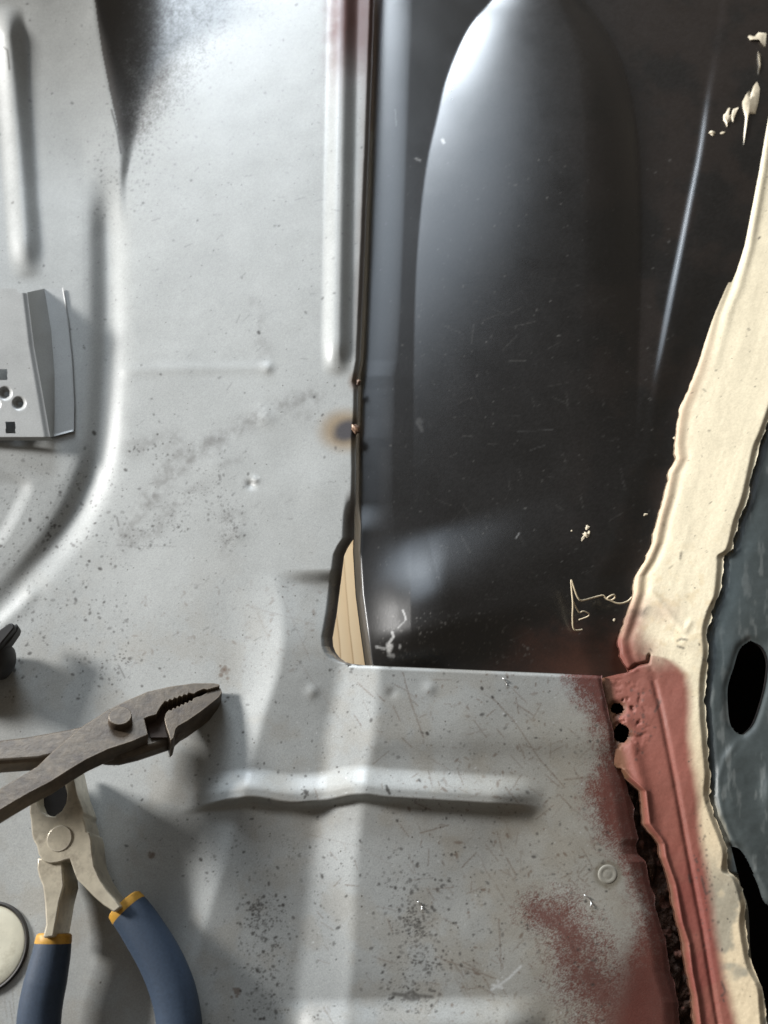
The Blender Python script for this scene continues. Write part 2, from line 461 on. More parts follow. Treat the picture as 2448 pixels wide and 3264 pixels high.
dark.line([(378, 2120), (398, 2160)], 2.5, 0.6)
dark.line([(10, 150), (24, 160), (28, 200), (30, 220)], 3, 0.9); dark.line([(355, 350), (372, 410), (385, 488)], 3, 0.85)
for i in range(90):                                   # small grey scuffs on the upper floor
    u = rng.uniform(400, 1100); v = rng.uniform(500, 2100); a = rng.uniform(-1.2, 0.2); L = rng.uniform(6, 30)
    dark.line([(u, v), (u + L * math.cos(a), v + L * math.sin(a))], 2.0, rng.uniform(0.15, 0.5), 0.5, i)
for i in range(230):                                  # rusty scratches on the lower right
    u = rng.uniform(980, 1900) ** 1.0; v = rng.uniform(2150, 3260); a = rng.choice([0.9, 1.0, -0.5, 0.5, 1.3]) + rng.normal() * 0.3; L = rng.uniform(8, 70)
    if u < 1250 and rng.random() < 0.6: continue
    rust.line([(u, v), (u + L * math.cos(a), v + L * math.sin(a))], 2.0, rng.uniform(0.3, 0.8), 0.6, i)
for L in ([(1568, 2222), (1640, 2300), (1720, 2420), (1800, 2510)], [(1285, 2145), (1310, 2240), (1350, 2350)], [(965, 2655), (1150, 2700), (1250, 2760)],
          [(1340, 2655), (1430, 2630)], [(1615, 2735), (1645, 2790)], [(1800, 2485), (1900, 2475)], [(1640, 2240), (1700, 2280)], [(950, 2105), (1080, 2290)],
          [(1390, 3050), (1500, 3090), (1580, 3120)], [(1590, 2930), (1598, 3090)], [(820, 1950), (860, 2050)], [(900, 1900), (990, 2110)], [(800, 1935), (1000, 1990)]):
    rust.line(L, 2.2, 0.75 if L[0][0] > 1200 else 0.25, 0.6, len(L))
scatter(rust, 900, (1300, 2150, 1960, 3300), 2, 8, (0.2, 0.75), lambda u, v: 0.2 + 0.8 * (u - 1300) / 660, (1, 3))
scatter(rust, 90, (1250, 2450, 1720, 2560), 2, 8, (0.2, 0.7))
scatter(rust, 300, (400, 1850, 1100, 2150), 2, 8, (0.1, 0.45), None, (1, 3))
for p in ((716, 2135, 16), (470, 2650, 0), (480, 2728, 8), (755, 3165, 10), (1985, 2500, 8), (150, 2330, 0)):
    for i in range(14):
        if p[2]: rust.disc(p[0] + rng.normal() * p[2] * 0.6, p[1] + rng.normal() * p[2] * 0.7, rng.uniform(3, 8), rng.uniform(0.4, 0.85))
rust.line([(30, 3190), (42, 3262)], 2, 0.5, 0.5); rust.line([(14, 3180), (22, 3240)], 2, 0.4, 0.5); rust.line([(40, 3155), (45, 3230)], 2, 0.4, 0.5)
for L in ([(1598, 3135), (1620, 3120), (1660, 3080)], [(1570, 3140), (1600, 3150), (1585, 3125)], [(800, 1545), (826, 1520)], [(1566, 3155), (1590, 3140)]): pale.line(L, 4, 0.7, 0.4, 7)
scatter(pale, 200, (900, 2200, 1900, 3260), 1.8, 4, (0.3, 0.8))

BASE = np.array((0.375, 0.385, 0.375))
RED = np.array((0.125, 0.031, 0.022)); BROWN = np.array((0.11, 0.06, 0.032)); SOOT = np.array((0.045, 0.04, 0.036))
def pan_colour(u, v):
    c = np.broadcast_to(BASE, u.shape + (3,)).copy()
    al = np.zeros(u.shape)
    n = fbm(u, v, 90, 21, 5); n2 = fbm(u, v, 30, 41, 4); n3 = fbm(u, v, 14, 61, 2)
    gr = np.random.default_rng(99).random(u.shape)
    c *= (0.93 + 0.14 * gr)[..., None]
    c *= (0.90 + 0.2 * fbm(u, v, 420, 8, 4))[..., None]
    # dull dusty smears left by handling
    for pts, wd, k in (([(400, 1700), (480, 1590), (600, 1470), (760, 1360), (900, 1290), (1000, 1262)], 26, 0.6), ([(480, 1580), (520, 1500), (560, 1460), (680, 1400)], 30, 0.5),
                       ([(380, 1740), (500, 1690), (560, 1600), (640, 1560)], 26, 0.45), ([(730, 1640), (745, 1690), (735, 1740)], 36, 0.5), ([(690, 1490), (780, 1455)], 12, 0.35),
                       ([(820, 1330), (900, 1320), (980, 1330)], 22, 0.3), ([(810, 960), (830, 1060), (840, 1120)], 34, 0.3), ([(420, 1430), (560, 1395)], 30, 0.4)):
        sd, a, t = sdist(u, v, pts)
        m = k * np.exp(-(a / (wd * (0.5 + n))) ** 2) * ss(0.25, 0.75, n2 * 0.6 + n3 * 0.4)
        c = lerp(c, (0.16, 0.155, 0.145), m)
    # brown film of old dirt; warm shade painted into it on the lower right
    m = 0.5 * ss(1150, 1900, u + 300 * (n - 0.5)) * ss(2100, 2350, v)
    c = lerp(c, (0.30, 0.26, 0.19), m)
    m = 0.25 * ss(0.45, 0.7, n) * ss(1500, 2400, v)
    c = lerp(c, (0.29, 0.25, 0.19), m)
    # tunnel shadow painted into the top corner, with brown speckle at its edge
    x = (u - poly(v, TUN)) / np.maximum(540 - 1.0 * v, 20)          # painted shadow widens upward from the tunnel edge
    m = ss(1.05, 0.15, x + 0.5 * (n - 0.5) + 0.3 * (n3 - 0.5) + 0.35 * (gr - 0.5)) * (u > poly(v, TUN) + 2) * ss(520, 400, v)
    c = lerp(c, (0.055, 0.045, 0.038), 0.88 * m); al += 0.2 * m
    c = lerp(c, BROWN, np.clip(rust.at(u, v) * 0.85, 0, 1))
    # red primer along the torn edge
    bd = poly(v, [(1800, 2140), (1822, 2195), (1869, 2274), (1906, 2337), (1915, 2416), (1880, 2511), (1890, 2600), (1922, 2668), (1974, 2742), (2011, 2810),
                  (2045, 2900), (2020, 3000), (1990, 3100), (1980, 3264), (1980, 3560)])
    m = ss(0.2, 0.95, ss(-90, 70, u - bd + 70 * (n - 0.5)) + 0.35 * (n3 - 0.5) + 0.45 * (gr - 0.5)) * (v > 2100)
    c = lerp(c, RED * (0.85 + 0.3 * n[..., None]), 0.92 * m); al += 0.1 * m
    # the dusty red patch lower down
    sd, a, t = sdist(u, v, [(1700, 2900), (1780, 2930), (1850, 3060), (1930, 3200), (1960, 3560)])
    rr = 75 + 120 * t
    m = ss(1.15, 0.0, a / rr + 0.9 * (n - 0.5) + 0.6 * (n3 - 0.5) + 0.9 * (gr - 0.5))
    c = lerp(c, RED * 0.95, 0.85 * m); al += 0.12 * m
    # reddish scorch on the rib at the top
    m = ss(420, 60, v + 120 * (n - 0.5)) * ss(1010, 1085, u + 30 * (n2 - 0.5))
    c = lerp(c, np.array((0.095, 0.028, 0.019)), 0.96 * m); al += 0.1 * m
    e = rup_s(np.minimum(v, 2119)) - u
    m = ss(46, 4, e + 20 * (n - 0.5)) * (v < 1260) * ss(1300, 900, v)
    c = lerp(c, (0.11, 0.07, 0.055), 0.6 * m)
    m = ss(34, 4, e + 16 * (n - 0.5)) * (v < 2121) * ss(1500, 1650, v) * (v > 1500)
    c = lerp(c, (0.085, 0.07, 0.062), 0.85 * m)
    # scorch round the two tack welds
    d = np.hypot((u - 1100) / 1.25, (v - 1372))
    c = lerp(c, (0.25, 0.18, 0.10), 0.85 * ss(92, 34, d + 18 * (n - 0.5)))
    d = np.hypot((u - 1108) / 1.25, (v - 1374 + (u - 1100) * 0.18))
    c = lerp(c, (0.05, 0.048, 0.055), 0.94 * ss(52, 18, d + 10 * (n2 - 0.5)))
    d = np.hypot(u - 1138, (v - 1215) / 1.2)
    c = lerp(c, (0.16, 0.09, 0.05), 0.75 * ss(38, 8, d))
    # ring round the spot weld
    d = np.hypot(u - 1937, v - 2787)
    c = lerp(c, (0.17, 0.15, 0.11), 0.7 * np.exp(-((d - 36) / 10) ** 2))
    c = lerp(c, SOOT, np.clip(dark.at(u, v) * 0.9, 0, 1))
    c = lerp(c, (0.62, 0.63, 0.62), np.clip(pale.at(u, v), 0, 1))
    return np.concatenate([c, al[..., None]], -1)

# ------------------------------------------------------------------ floor pan
def build_pan():
    ST4 = 3.0
    vu = np.concatenate([np.arange(-300, 1600, ST4), np.arange(1600, 2060, 3.0), np.arange(2060, 2119.9, 1.5), [2120.0]])
    vl = np.arange(2120.0, 3500, ST4)[1:]
    n1 = 490
    t1 = np.linspace(0, 1, n1); t1 = t1 ** 0.97
    # upper patch
    R = rup_s(vu)[:, None]
    Uu = -300 + (R + 300) * t1[None]
    Vu = np.repeat(vu[:, None], n1, 1)
    # lower patch, same columns then new ones to the torn edge
    n2 = 270
    ul = -300 + (rup_s(np.array([2120.0]))[0] + 300) * t1
    Ul1 = np.repeat(ul[None], len(vl), 0); Vl1 = np.repeat(vl[:, None], n1, 1)
    vall = np.concatenate([[2120.0], vl])
    u0 = ul[-1]
    t2 = np.linspace(0, 1, n2 + 1)[1:]
    RL = rlow_s(vall)[:, None]
    Ul2 = u0 + (RL - u0) * t2[None]
    Vl2 = np.repeat(vall[:, None], n2, 1)
    sh = (Ul2 - u0) * 0.042 * ss(2500, 2120, Vl2)
    Vl2 = Vl2 + sh
    def vt(U, V):
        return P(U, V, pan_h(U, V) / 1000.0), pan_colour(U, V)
    a, ca = vt(Uu, Vu); b, cb = vt(Ul1, Vl1); c, cc = vt(Ul2, Vl2)
    nu, nl = len(vu), len(vl)
    left = np.concatenate([a.reshape(-1, 3), b.reshape(-1, 3)]); cl = np.concatenate([ca.reshape(-1, 4), cb.reshape(-1, 4)])
    q1 = quads_of(nu + nl, n1)
    off = len(left)
    # right block including the shared column
    idx = np.arange((nl + 1) * n2).reshape(nl + 1, n2) + off
    shared = (np.arange(nl + 1) + nu - 1) * n1 + n1 - 1
    idx = np.concatenate([shared[:, None], idx], 1)
    q2 = np.stack([idx[1:, :-1], idx[1:, 1:], idx[:-1, 1:], idx[:-1, :-1]], -1).reshape(-1, 4)
    verts = np.concatenate([left, c.reshape(-1, 3)]); cols = np.concatenate([cl, cc.reshape(-1, 4)])
    # sheet thickness along the free edge: seam, notch, torn edge
    loop = [i * n1 + n1 - 1 for i in range(nu)] + list(idx[0, 1:]) + list(idx[1:, -1])
    loop = np.array(loop)
    low = verts[loop].copy(); low[:, 2] -= 0.0013
    base = len(verts)
    qs = np.stack([loop[:-1], loop[1:], base + np.arange(1, len(loop)), base + np.arange(len(loop) - 1)], -1)[:, ::-1]
    lc = cols[loop].copy(); lc[:, :3] = lc[:, :3] * 0.35
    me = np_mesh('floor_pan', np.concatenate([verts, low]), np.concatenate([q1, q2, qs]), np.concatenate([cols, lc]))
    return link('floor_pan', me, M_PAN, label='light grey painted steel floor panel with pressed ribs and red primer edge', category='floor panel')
pan = build_pan()
def zpan(u, v): return float(pan_h(np.array([float(u)]), np.array([float(v)]))[0]) / 1000.0

# ------------------------------------------------------------------ black repair panel
SEAL_L = [(2446, -300), (2440, 0), (2431, 166), (2410, 332), (2396, 419), (2379, 541), (2353, 681), (2335, 786), (2300, 916), (2267, 1000), (2240, 1108), (2213, 1190), (2164, 1304),
          (2156, 1347), (2148, 1412), (2153, 1461), (2129, 1510), (2115, 1580), (2094, 1651), (2077, 1732), (2056, 1781), (2023, 1836), (2018, 1890), (1996, 1960),
          (1969, 2042), (1974, 2085), (2001, 2139)]
SEAL_R = [(2900, -300), (2700, 400), (2560, 1000), (2448, 1347), (2419, 1418), (2403, 1488), (2381, 1586), (2354, 1662), (2332, 1749), (2305, 1770), (2303, 1803), (2294, 1895), (2273, 1944),
          (2256, 2004), (2259, 2085), (2251, 2139), (2246, 2200), (2248, 2274), (2256, 2374), (2264, 2468), (2261, 2537), (2279, 2600), (2306, 2668), (2322, 2721),
          (2319, 2779), (2353, 2800), (2379, 2879), (2374, 2942), (2385, 3021), (2400, 3089), (2432, 3152), (2442, 3264), (2480, 3560)]
PL = [(1198, -300), (1183, 0), (1172, 300), (1156, 700), (1144, 1000), (1136, 1150), (1126, 1198), (1128, 1240), (1126, 1331), (1121, 1394), (1122, 1500), (1121, 1597), (1127, 1678), (1125, 1760),
      (1133, 1895), (1147, 2004), (1163, 2120), (1175, 2230)]
DL = [(1640, -110), (1567, 0), (1506, 70), (1463, 148), (1419, 262), (1393, 375), (1367, 489), (1349, 611), (1336, 742), (1327, 873), (1321, 1047), (1318, 1300), (1318, 1700)]
DR = [(1770, -110), (1855, 0), (1916, 79), (1969, 175), (2004, 288), (2030, 436), (2039, 611), (2040, 900), (2030, 1300), (2010, 1700)]
CREASE = [(2330, -300), (2300, 52), (2257, 305), (2231, 480), (2196, 655), (2161, 829), (2135, 960), (2095, 1180), (2060, 1400), (2040, 1600)]
def black_h(u, v):
    e = u - poly(v, PL)
    h = -5.0 + 0 * u
    # down-turned flange and leaning left face
    lean = ss(1700, 1600, v)
    h = h - (2.5 + 7.5 * ss(1600, 1690, v)) * ss(26, 0, e) - (4.6 * lean + 1.2 * (1 - lean)) * np.clip(1 - e / 132.0, 0, 1) ** 1.5
    # long oval swelling
    dl = poly(v, smooth_pts(DL, 5)); dr = poly(v, smooth_pts(DR, 5))
    s = np.clip((u - dl) / np.maximum(dr - dl, 1), -0.2, 1.2)
    pk = 0.74
    x = np.where(s < pk, (pk - s) / pk, (s - pk) / (1 - pk))
    b = np.clip(1 - np.abs(x) ** 1.9, 0, 1)
    # soften the right-hand shoulder, keep the left one crisp
    A = 15.0 * np.sqrt(np.clip(1 - (np.clip(330 - v, 0, 430) / 440.0) ** 2, 0, 1)) * ss(1720, 250, v) ** 0.9
    h = h + A * b
    # swelling near the lower left corner
    sd, a, t = sdist(u, v, [(1000, 2050), (1290, 1975), (1420, 1950), (1650, 1885), (1960, 1800)])
    amp = 13 * np.clip((1980 - u) / 670, 0, 1) ** 1.3
    a = np.sqrt(a * a + 1600) - 40
    upf = np.clip(1 - a / 250.0, 0, 1); upf = upf * upf * (3 - 2 * upf)
    h = h + amp * np.where(sd < 0, upf, np.exp(-(a / 90.0) ** 2)) * ss(1125, 1430, u)
    # crease
    cu = poly(v, smooth_pts(CREASE, 5))
    ck = ss(1620, 800, v) * (0.25 + 0.75 * ss(150, 420, v))
    h = h + 1.9 * ck * ss(-15, 15, u - cu) - 1.9 * ck * ss(20, 260, u - cu)
    h = h - 2.0 * ss(1500, 2050, u) * ss(1500, 2100, v)
    h = h - 3.0 * ss(2000, 2160, v)
    h = h - 3.0 * ss(130, 10, poly(v, SEAL_L) - u) * ss(700, 1200, v)
    h = h + 0.10 * (fbm(u, v, 260, 15, 2) - 0.5)
    return h

bd_pale, bd_dust = Canvas(), Canvas()
rng = np.random.default_rng(11)
scatter(bd_pale, 900, (1160, 500, 2150, 2140), 1.2, 4.5, (0.05, 0.3))
scatter(bd_dust, 700, (1160, -100, 2300, 2140), 2, 8, (0.1, 0.5))
scatter(bd_pale, 260, (1200, 1950, 1700, 2120), 1.5, 6, (0.08, 0.4))
for i in range(60):
    u = rng.uniform(1300, 2050); v = rng.uniform(900, 2050); a = rng.choice([-0.45, 0.25, 1.2]) + rng.normal() * 0.2; L = rng.uniform(10, 70)
    bd_pale.line([(u, v), (u + L * math.cos(a), v + L * math.sin(a))], 1.6, rng.uniform(0.05, 0.16), 0.6, i)
bd_scr = Canvas()
for L, wd, k in (([(1250, 2015), (1254, 2030), (1240, 2050), (1248, 2062)], 4, 0.9), ([(1238, 2055), (1240, 2075), (1246, 2060)], 7, 0.9), ([(1200, 2062), (1225, 2068), (1245, 2060)], 4, 0.6),
                 ([(1240, 2088), (1252, 2090)], 6, 0.5), ([(1284, 1945), (1292, 1965), (1293, 1975)], 2.6, 0.9), ([(1290, 1980), (1270, 2000)], 2.2, 0.5), ([(1275, 2058), (1274, 2066)], 4, 0.6),
                 ([(1325, 505), (1340, 512)], 3, 0.5), ([(1410, 445), (1414, 455)], 4, 0.9), ([(1260, 350), (1263, 400)], 2, 0.35), ([(1645, 1715), (1655, 1700)], 2.2, 0.4),
                 ([(1330, 1345), (1345, 1372)], 6, 0.09), ([(1335, 1338), (1342, 1345)], 7, 0.08), ([(1650, 1375), (1760, 1370)], 1.6, 0.07), ([(1690, 1435), (1735, 1420)], 1.6, 0.08)):
    bd_scr.line(L, wd, k, 0.35, 5)
def black_colour(u, v):
    n = fbm(u, v, 120, 3, 4); n2 = fbm(u, v, 30, 5, 4)
    c = np.broadcast_to(np.array((0.0085, 0.0080, 0.0078)), u.shape + (3,)).copy()
    c *= (0.7 + 0.6 * n)[..., None] * (0.6 + 0.8 * np.random.default_rng(98).random(u.shape))[..., None]
    c = lerp(c, (0.05, 0.045, 0.04), 0.35 * bd_dust.at(u, v))
    # rusty red mist near the lower right corner and down the right-hand side
    m = ss(1500, 1900, u + 260 * (n - 0.5)) * ss(1930, 2110, v + 100 * (n2 - 0.5))
    c = lerp(c, (0.085, 0.030, 0.018), 0.8 * m)
    m = 0.35 * ss(1700, 2150, u) * ss(0.4, 0.65, n)
    c = lerp(c, (0.030, 0.018, 0.013), m)
    # scorched brown along the seam
    e = u - poly(v, PL)
    c = lerp(c, (0.06, 0.035, 0.02), 0.6 * np.exp(-((np.hypot((e - 10) / 1.0, v - 1370)) / 40) ** 2))
    m = ss(40, 0, e) * (v < 420)
    c = lerp(c, (0.06, 0.02, 0.014), 0.6 * m)
    c = lerp(c, (0.30, 0.29, 0.27), np.clip(bd_pale.at(u, v), 0, 1))
    c = lerp(c, (0.55, 0.55, 0.54), np.clip(bd_scr.at(u, v), 0, 1))
    al = 0.05 * n + 0.25 * m + 0.35 * ss(34, 12, e)
    return np.concatenate([c, al[..., None]], -1)
def build_black():
    v = np.arange(-300, 2232, 5.0)
    nj = 240
    L = poly(v, PL)
    R = np.where(v < 2130, poly(v, SEAL_L) + 60, 2006.0)
    R = np.where(v > 2092, np.minimum(R, np.interp(v, [2092, 2120], [2034, 2006])), R)
    t = np.linspace(0, 1, nj); t = 0.55 * t + 0.45 * t * t       # finer near the seam
    U = L[:, None] + (R - L)[:, None] * t[None]
    V = np.repeat(v[:, None], nj, 1)
    # the panel ends just under the grey pan
    vb = 2166 + 60 * ss(1910, 1850, U)
    V = np.where(V > 2100, 2100 + (V - 2100) * (vb - 2100) / (2230.0 - 2100), V)
    vt = P(U, V, black_h(U, V) / 1000.0).reshape(-1, 3)
    cols = black_colour(U, V).reshape(-1, 4)
    q = quads_of(len(v), nj)
    idx = np.arange(len(v) * nj).reshape(len(v), nj)
    loop = np.concatenate([idx[:, 0], idx[-1, 1:]])
    low = vt[loop].copy(); low[:, 2] -= 0.0012
    b = len(vt)
    qs = np.stack([loop[:-1], loop[1:], b + np.arange(1, len(loop)), b + np.arange(len(loop) - 1)], -1)
    me = np_mesh('repair_panel', np.concatenate([vt, low]), np.concatenate([q, qs]), np.concatenate([cols, cols[loop] * 0.5 + np.array([0, 0, 0, 0.3])]))
    return link('repair_panel', me, M_BLACK, label='glossy black pressed steel panel with long oval bulge, fitted beside grey floor', category='repair panel')
black = build_black()
def zblack(u, v): return float(black_h(np.array([float(u)]), np.array([float(v)]))[0]) / 1000.0

# ------------------------------------------------------------------ sill strip: red primer, cream sealer, rusted seam
TRENCH_R = [(1890, 2145), (1900, 2300), (1925, 2400), (1990, 2480), (2037, 2521), (2048, 2626), (2082, 2668), (2095, 2690), (2101, 2732), (2132, 2821), (2153, 2942), (2174, 3005),
            (2185, 3100), (2201, 3179), (2211, 3264), (2250, 3560)]
RC = [(2060, 2085), (2110, 2095), (2153, 2115), (2195, 2163), (2203, 2260), (2206, 2363), (2222, 2521), (2237, 2679), (2264, 2810), (2285, 2968), (2311, 3126), (2343, 3264), (2400, 3560)]
seal_l = lambda v: poly(v, SEAL_L) + 13 * (fbm(v * 0 + 1, v, 34, 7, 5) - 0.5) * (0.3 + 0.7 * ss(900, 1300, v))
seal_r = lambda v: poly(v, SEAL_R) + 18 * (fbm(v * 0 + 5, v, 26, 19, 5) - 0.5)
def sill_l(v): return np.where(v < 2141, seal_l(v), np.maximum(np.interp(v, [2141, 2168], [2001, 1890]), poly(v, TRENCH_R)) + 14 * (fbm(v * 0 + 9, v, 40, 29, 4) - 0.5))
def sill_h(u, v):
    r = poly(v, [(2900, -300), (2700, 400), (2560, 1000), (2448, 1347), (2340, 1740), (2270, 2000), (2250, 2139), (2249, 2274), (2266, 2500), (2325, 2760), (2385, 2980), (2440, 3200), (2480, 3560)])
    h = 2.0 - 0.033 * np.clip(r - u, 0, 400)
    e = u - poly(np.minimum(v, 2140), SEAL_L)
    top = ss(2230, 2050, v)
    # rolled bead of sealer on the left edge with a groove behind it
    h += top * (0.55 * np.exp(-((e - 14) / 12.0) ** 2) - 0.55 * np.exp(-((e - 38) / 12.0) ** 2)) * ss(1000, 1800, v)
    h += 1.0 * ss(-6, 14, e) * top
    h -= 1.8 * ss(22, 0, poly(v, smooth_pts(SEAL_R, 4)) - u)
    h += top * ss(1300, 600, v) * (1.2 * np.exp(-((e - 55) / 14.0) ** 2) - 0.8 * np.exp(-((e - 30) / 10.0) ** 2))
    # brushed lumps
    h += 0.5 * (fbm(u + 0.30 * v, v * 0.22, 70, 51, 2) - 0.5) + 0.09 * (fbm(u + 0.28 * v, v * 0.10, 18, 55, 2) - 0.5) + 0.10 * (fbm(u, v, 16, 53, 2) - 0.5)
    # folded lump of sealer above the red part
    sd, a, t = sdist(u, v, smooth_pts([(2075, 1885), (2120, 1940), (2160, 1990), (2180, 2010), (2200, 1985)]))
    h += 0.45 * np.exp(-(a / 11.0) ** 2)
    h += 0.6 * np.exp(-(((u - 2180) / 34) ** 2 + ((v - 2045) / 26) ** 2))
    # torn step between upper lip and lower strip
    sd, a, t = sdist(u, v, [(2001, 2140), (2030, 2120), (2066, 2112), (2070, 2090)])
    h -= 1.8 * np.exp(-(a / 5.0) ** 2)
    h += 1.0 * np.exp(-(((u - 2010) / 36) ** 2 + ((v - 2060) / 50) ** 2))
    # ridges pressed along the red strip
    sd, a, t = sdist(u, v, [(2070, 2110), (2110, 2280), (2150, 2480), (2190, 2700), (2240, 2960), (2290, 3264)])
    h -= 0.9 * np.exp(-(a / 9.0) ** 2) * ss(2100, 2180, v)
    sd, a, t = sdist(u, v, [(1995, 2300), (2040, 2480), (2075, 2640), (2120, 2780), (2170, 2960), (2225, 3264)])
    h += 1.4 * np.exp(-(a / 22.0) ** 2) * ss(2200, 2330, v)
    # pitted corner beside the two rust holes
    pit = np.exp(-(((u - 1990) / 55) ** 2 + ((v - 2290) / 95) ** 2))
    h -= 1.3 * pit * ss(0.48, 0.62, fbm(u, v, 24, 71, 3))
    e2 = u - poly(v, TRENCH_R)
    h += (v > 2450) * (-3.0 * ss(26, 0, e2) + 0.9 * np.exp(-((e2 - 20) / 10.0) ** 2))
    for (cu, cv_, k) in ((1969, 2260, 26), (1982, 2338, 34)):
        h -= 1.6 * np.exp(-(np.hypot(u - cu, v - cv_) / k) ** 4)
    return h
sl_dark, sl_pale = Canvas(), Canvas()
rng = np.random.default_rng(23)
scatter(sl_dark, 520, (1950, 0, 2448, 3264), 1.6, 5.5, (0.2, 0.9), None, (1, 3.5))
for L in ([(2196, 2790), (2200, 2812)], [(2216, 2740), (2222, 2748)], [(2236, 2795), (2250, 2850), (2262, 2842)], [(2104, 2235), (2098, 2250), (2088, 2268)], [(2095, 2230), (2100, 2240)],
          [(2300, 3130), (2312, 3160)], [(2308, 3165), (2300, 3175)], [(2168, 1780), (2172, 1760)], [(2160, 2042), (2172, 2036), (2190, 2040)], [(2160, 2060), (2180, 2066)]): sl_dark.line(L, 4, 0.8, 0.4, 1)
for i in range(26): sl_dark.disc(2030 + rng.normal() * 26, 2290 + rng.normal() * 60, rng.uniform(2.5, 5.5), 0.6)
for i in range(40): sl_dark.disc(2250 + rng.normal() * 16, 2760 + rng.normal() * 130, rng.uniform(2, 5), 0.6)
def sill_colour(u, v):
    n = fbm(u, v, 100, 91, 4); n2 = fbm(u, v, 26, 93, 4); n3 = fbm(u * 1.2, v * 0.3, 30, 95, 3)
    e = u - seal_l(np.minimum(v, 2140))
    c = np.broadcast_to(np.array((0.66, 0.58, 0.42)), u.shape + (3,)).copy()
    c *= (0.95 + 0.1 * n3)[..., None] * (0.94 + 0.12 * np.random.default_rng(97).random(u.shape))[..., None]
    c = lerp(c, (0.55, 0.40, 0.27), 0.75 * ss(60, 8, e + 20 * (n - 0.5)) * (v < 2141) * ss(800, 1300, v))
    c = lerp(c, (0.48, 0.36, 0.22), 0.55 * ss(2150, 2500, v) + 0.25 * ss(0.5, 0.75, n) * ss(2600, 2900, v))
    c = lerp(c, (0.22, 0.21, 0.17), 0.75 * ss(0.42, 0.56, n) * ss(2650, 2850, v))
    c = lerp(c, (0.58, 0.47, 0.30), 0.5 * ss(0.5, 0.7, n2) * ss(1600, 1900, v) * ss(2300, 2100, v))
    rc = poly(v, smooth_pts(RC, 5))
    m = ss(22, -22, u - rc + 26 * (n - 0.5)) * ss(1960, 2160, v + 130 * (n - 0.5) + 0.45 * (2150 - u))
    # reddish mist creeping up the left lip
    m2 = 0.85 * np.exp(-((e - 28) / 44) ** 2) * ss(1840, 2000, v + 60 * (n - 0.5)) * (v < 2200)
    m3 = 0.75 * np.exp(-(((u - 2045) / 52) ** 2 + ((v - 2075) / 48) ** 2)) + 0.3 * np.exp(-(((u - 2110) / 60) ** 2 + ((v - 1950) / 40) ** 2))
    mm = np.clip(np.maximum(m, np.maximum(m2, m3)), 0, 1)
    red = np.array((0.175, 0.041, 0.032)) * (0.85 + 0.3 * n[..., None])
    c = lerp(c, red, 0.93 * mm)
    e2 = u - poly(v, TRENCH_R)
    c = lerp(c, (0.10, 0.05, 0.028), 0.85 * ss(18, 0, e2 + 10 * (n2 - 0.5)) * (v > 2430))
    for (cu, cv_, k) in ((1969, 2260, 34), (1982, 2338, 42)):
        c = lerp(c, (0.11, 0.055, 0.03), 0.7 * ss(1.0, 0.6, np.hypot(u - cu, v - cv_) / k + 0.5 * (n2 - 0.5)))
    c = lerp(c, (0.13, 0.07, 0.035), 0.7 * ss(34, 6, u - rlow_s(v) + 12 * (n2 - 0.5)) * (v > 2160) * (v < 2480))
    c = lerp(c, (0.045, 0.04, 0.035), np.clip(sl_dark.at(u, v) * 0.9, 0, 1))
    al = -0.1 * ss(800, 300, v) + 0 * u
    return np.concatenate([c, al[..., None]], -1)
def build_sill():
    v = np.concatenate([np.arange(-300, 2140, 4.0), np.arange(2140, 3500, 3.5)])
    nj = 96
    L = sill_l(v); R = seal_r(v)
    t = np.linspace(0, 1, nj)
    U = L[:, None] + (R - L)[:, None] * t[None]; V = np.repeat(v[:, None], nj, 1)
    vt = P(U, V, sill_h(U, V) / 1000.0).reshape(-1, 3)
    cols = sill_colour(U, V).reshape(-1, 4)
    q = quads_of(len(v), nj)
    # two rust holes
    uc, vc = U.reshape(-1)[q].mean(1), V.reshape(-1)[q].mean(1)
    nn = fbm(uc, vc, 14, 3, 3) - 0.5
    keep = (np.hypot((uc - 1967) / 21, (vc - 2260) / 17) + 0.5 * nn > 1) & (np.hypot((uc - 1980) / 25, (vc - 2338) / 31) + 0.35 * nn > 1)
    q = q[keep]
    idx = np.arange(len(v) * nj).reshape(len(v), nj)
    allv = [vt]; allc = [cols]; allq = [q]; b = len(vt)
    for loop, dz, flip in ((idx[:, 0], 0.0012, False), (idx[:, -1], 0.0012, True)):
        low = vt[loop].copy(); low[:, 2] -= dz
        qs = np.stack([loop[:-1], loop[1:], b + np.arange(1, len(loop)), b + np.arange(len(loop) - 1)], -1)
        if flip: qs = qs[:, ::-1]
        allv.append(low); allc.append(cols[loop] * np.array([0.8, 0.75, 0.7, 1])); allq.append(qs); b += len(loop)
    me = np_mesh('sill_strip', np.concatenate(allv), np.concatenate(allq), np.concatenate(allc))
    return link('sill_strip', me, M_SILL, label='cream sealed sill strip turning red primer below, with rusted torn edge', category='sill')
sill = build_sill()

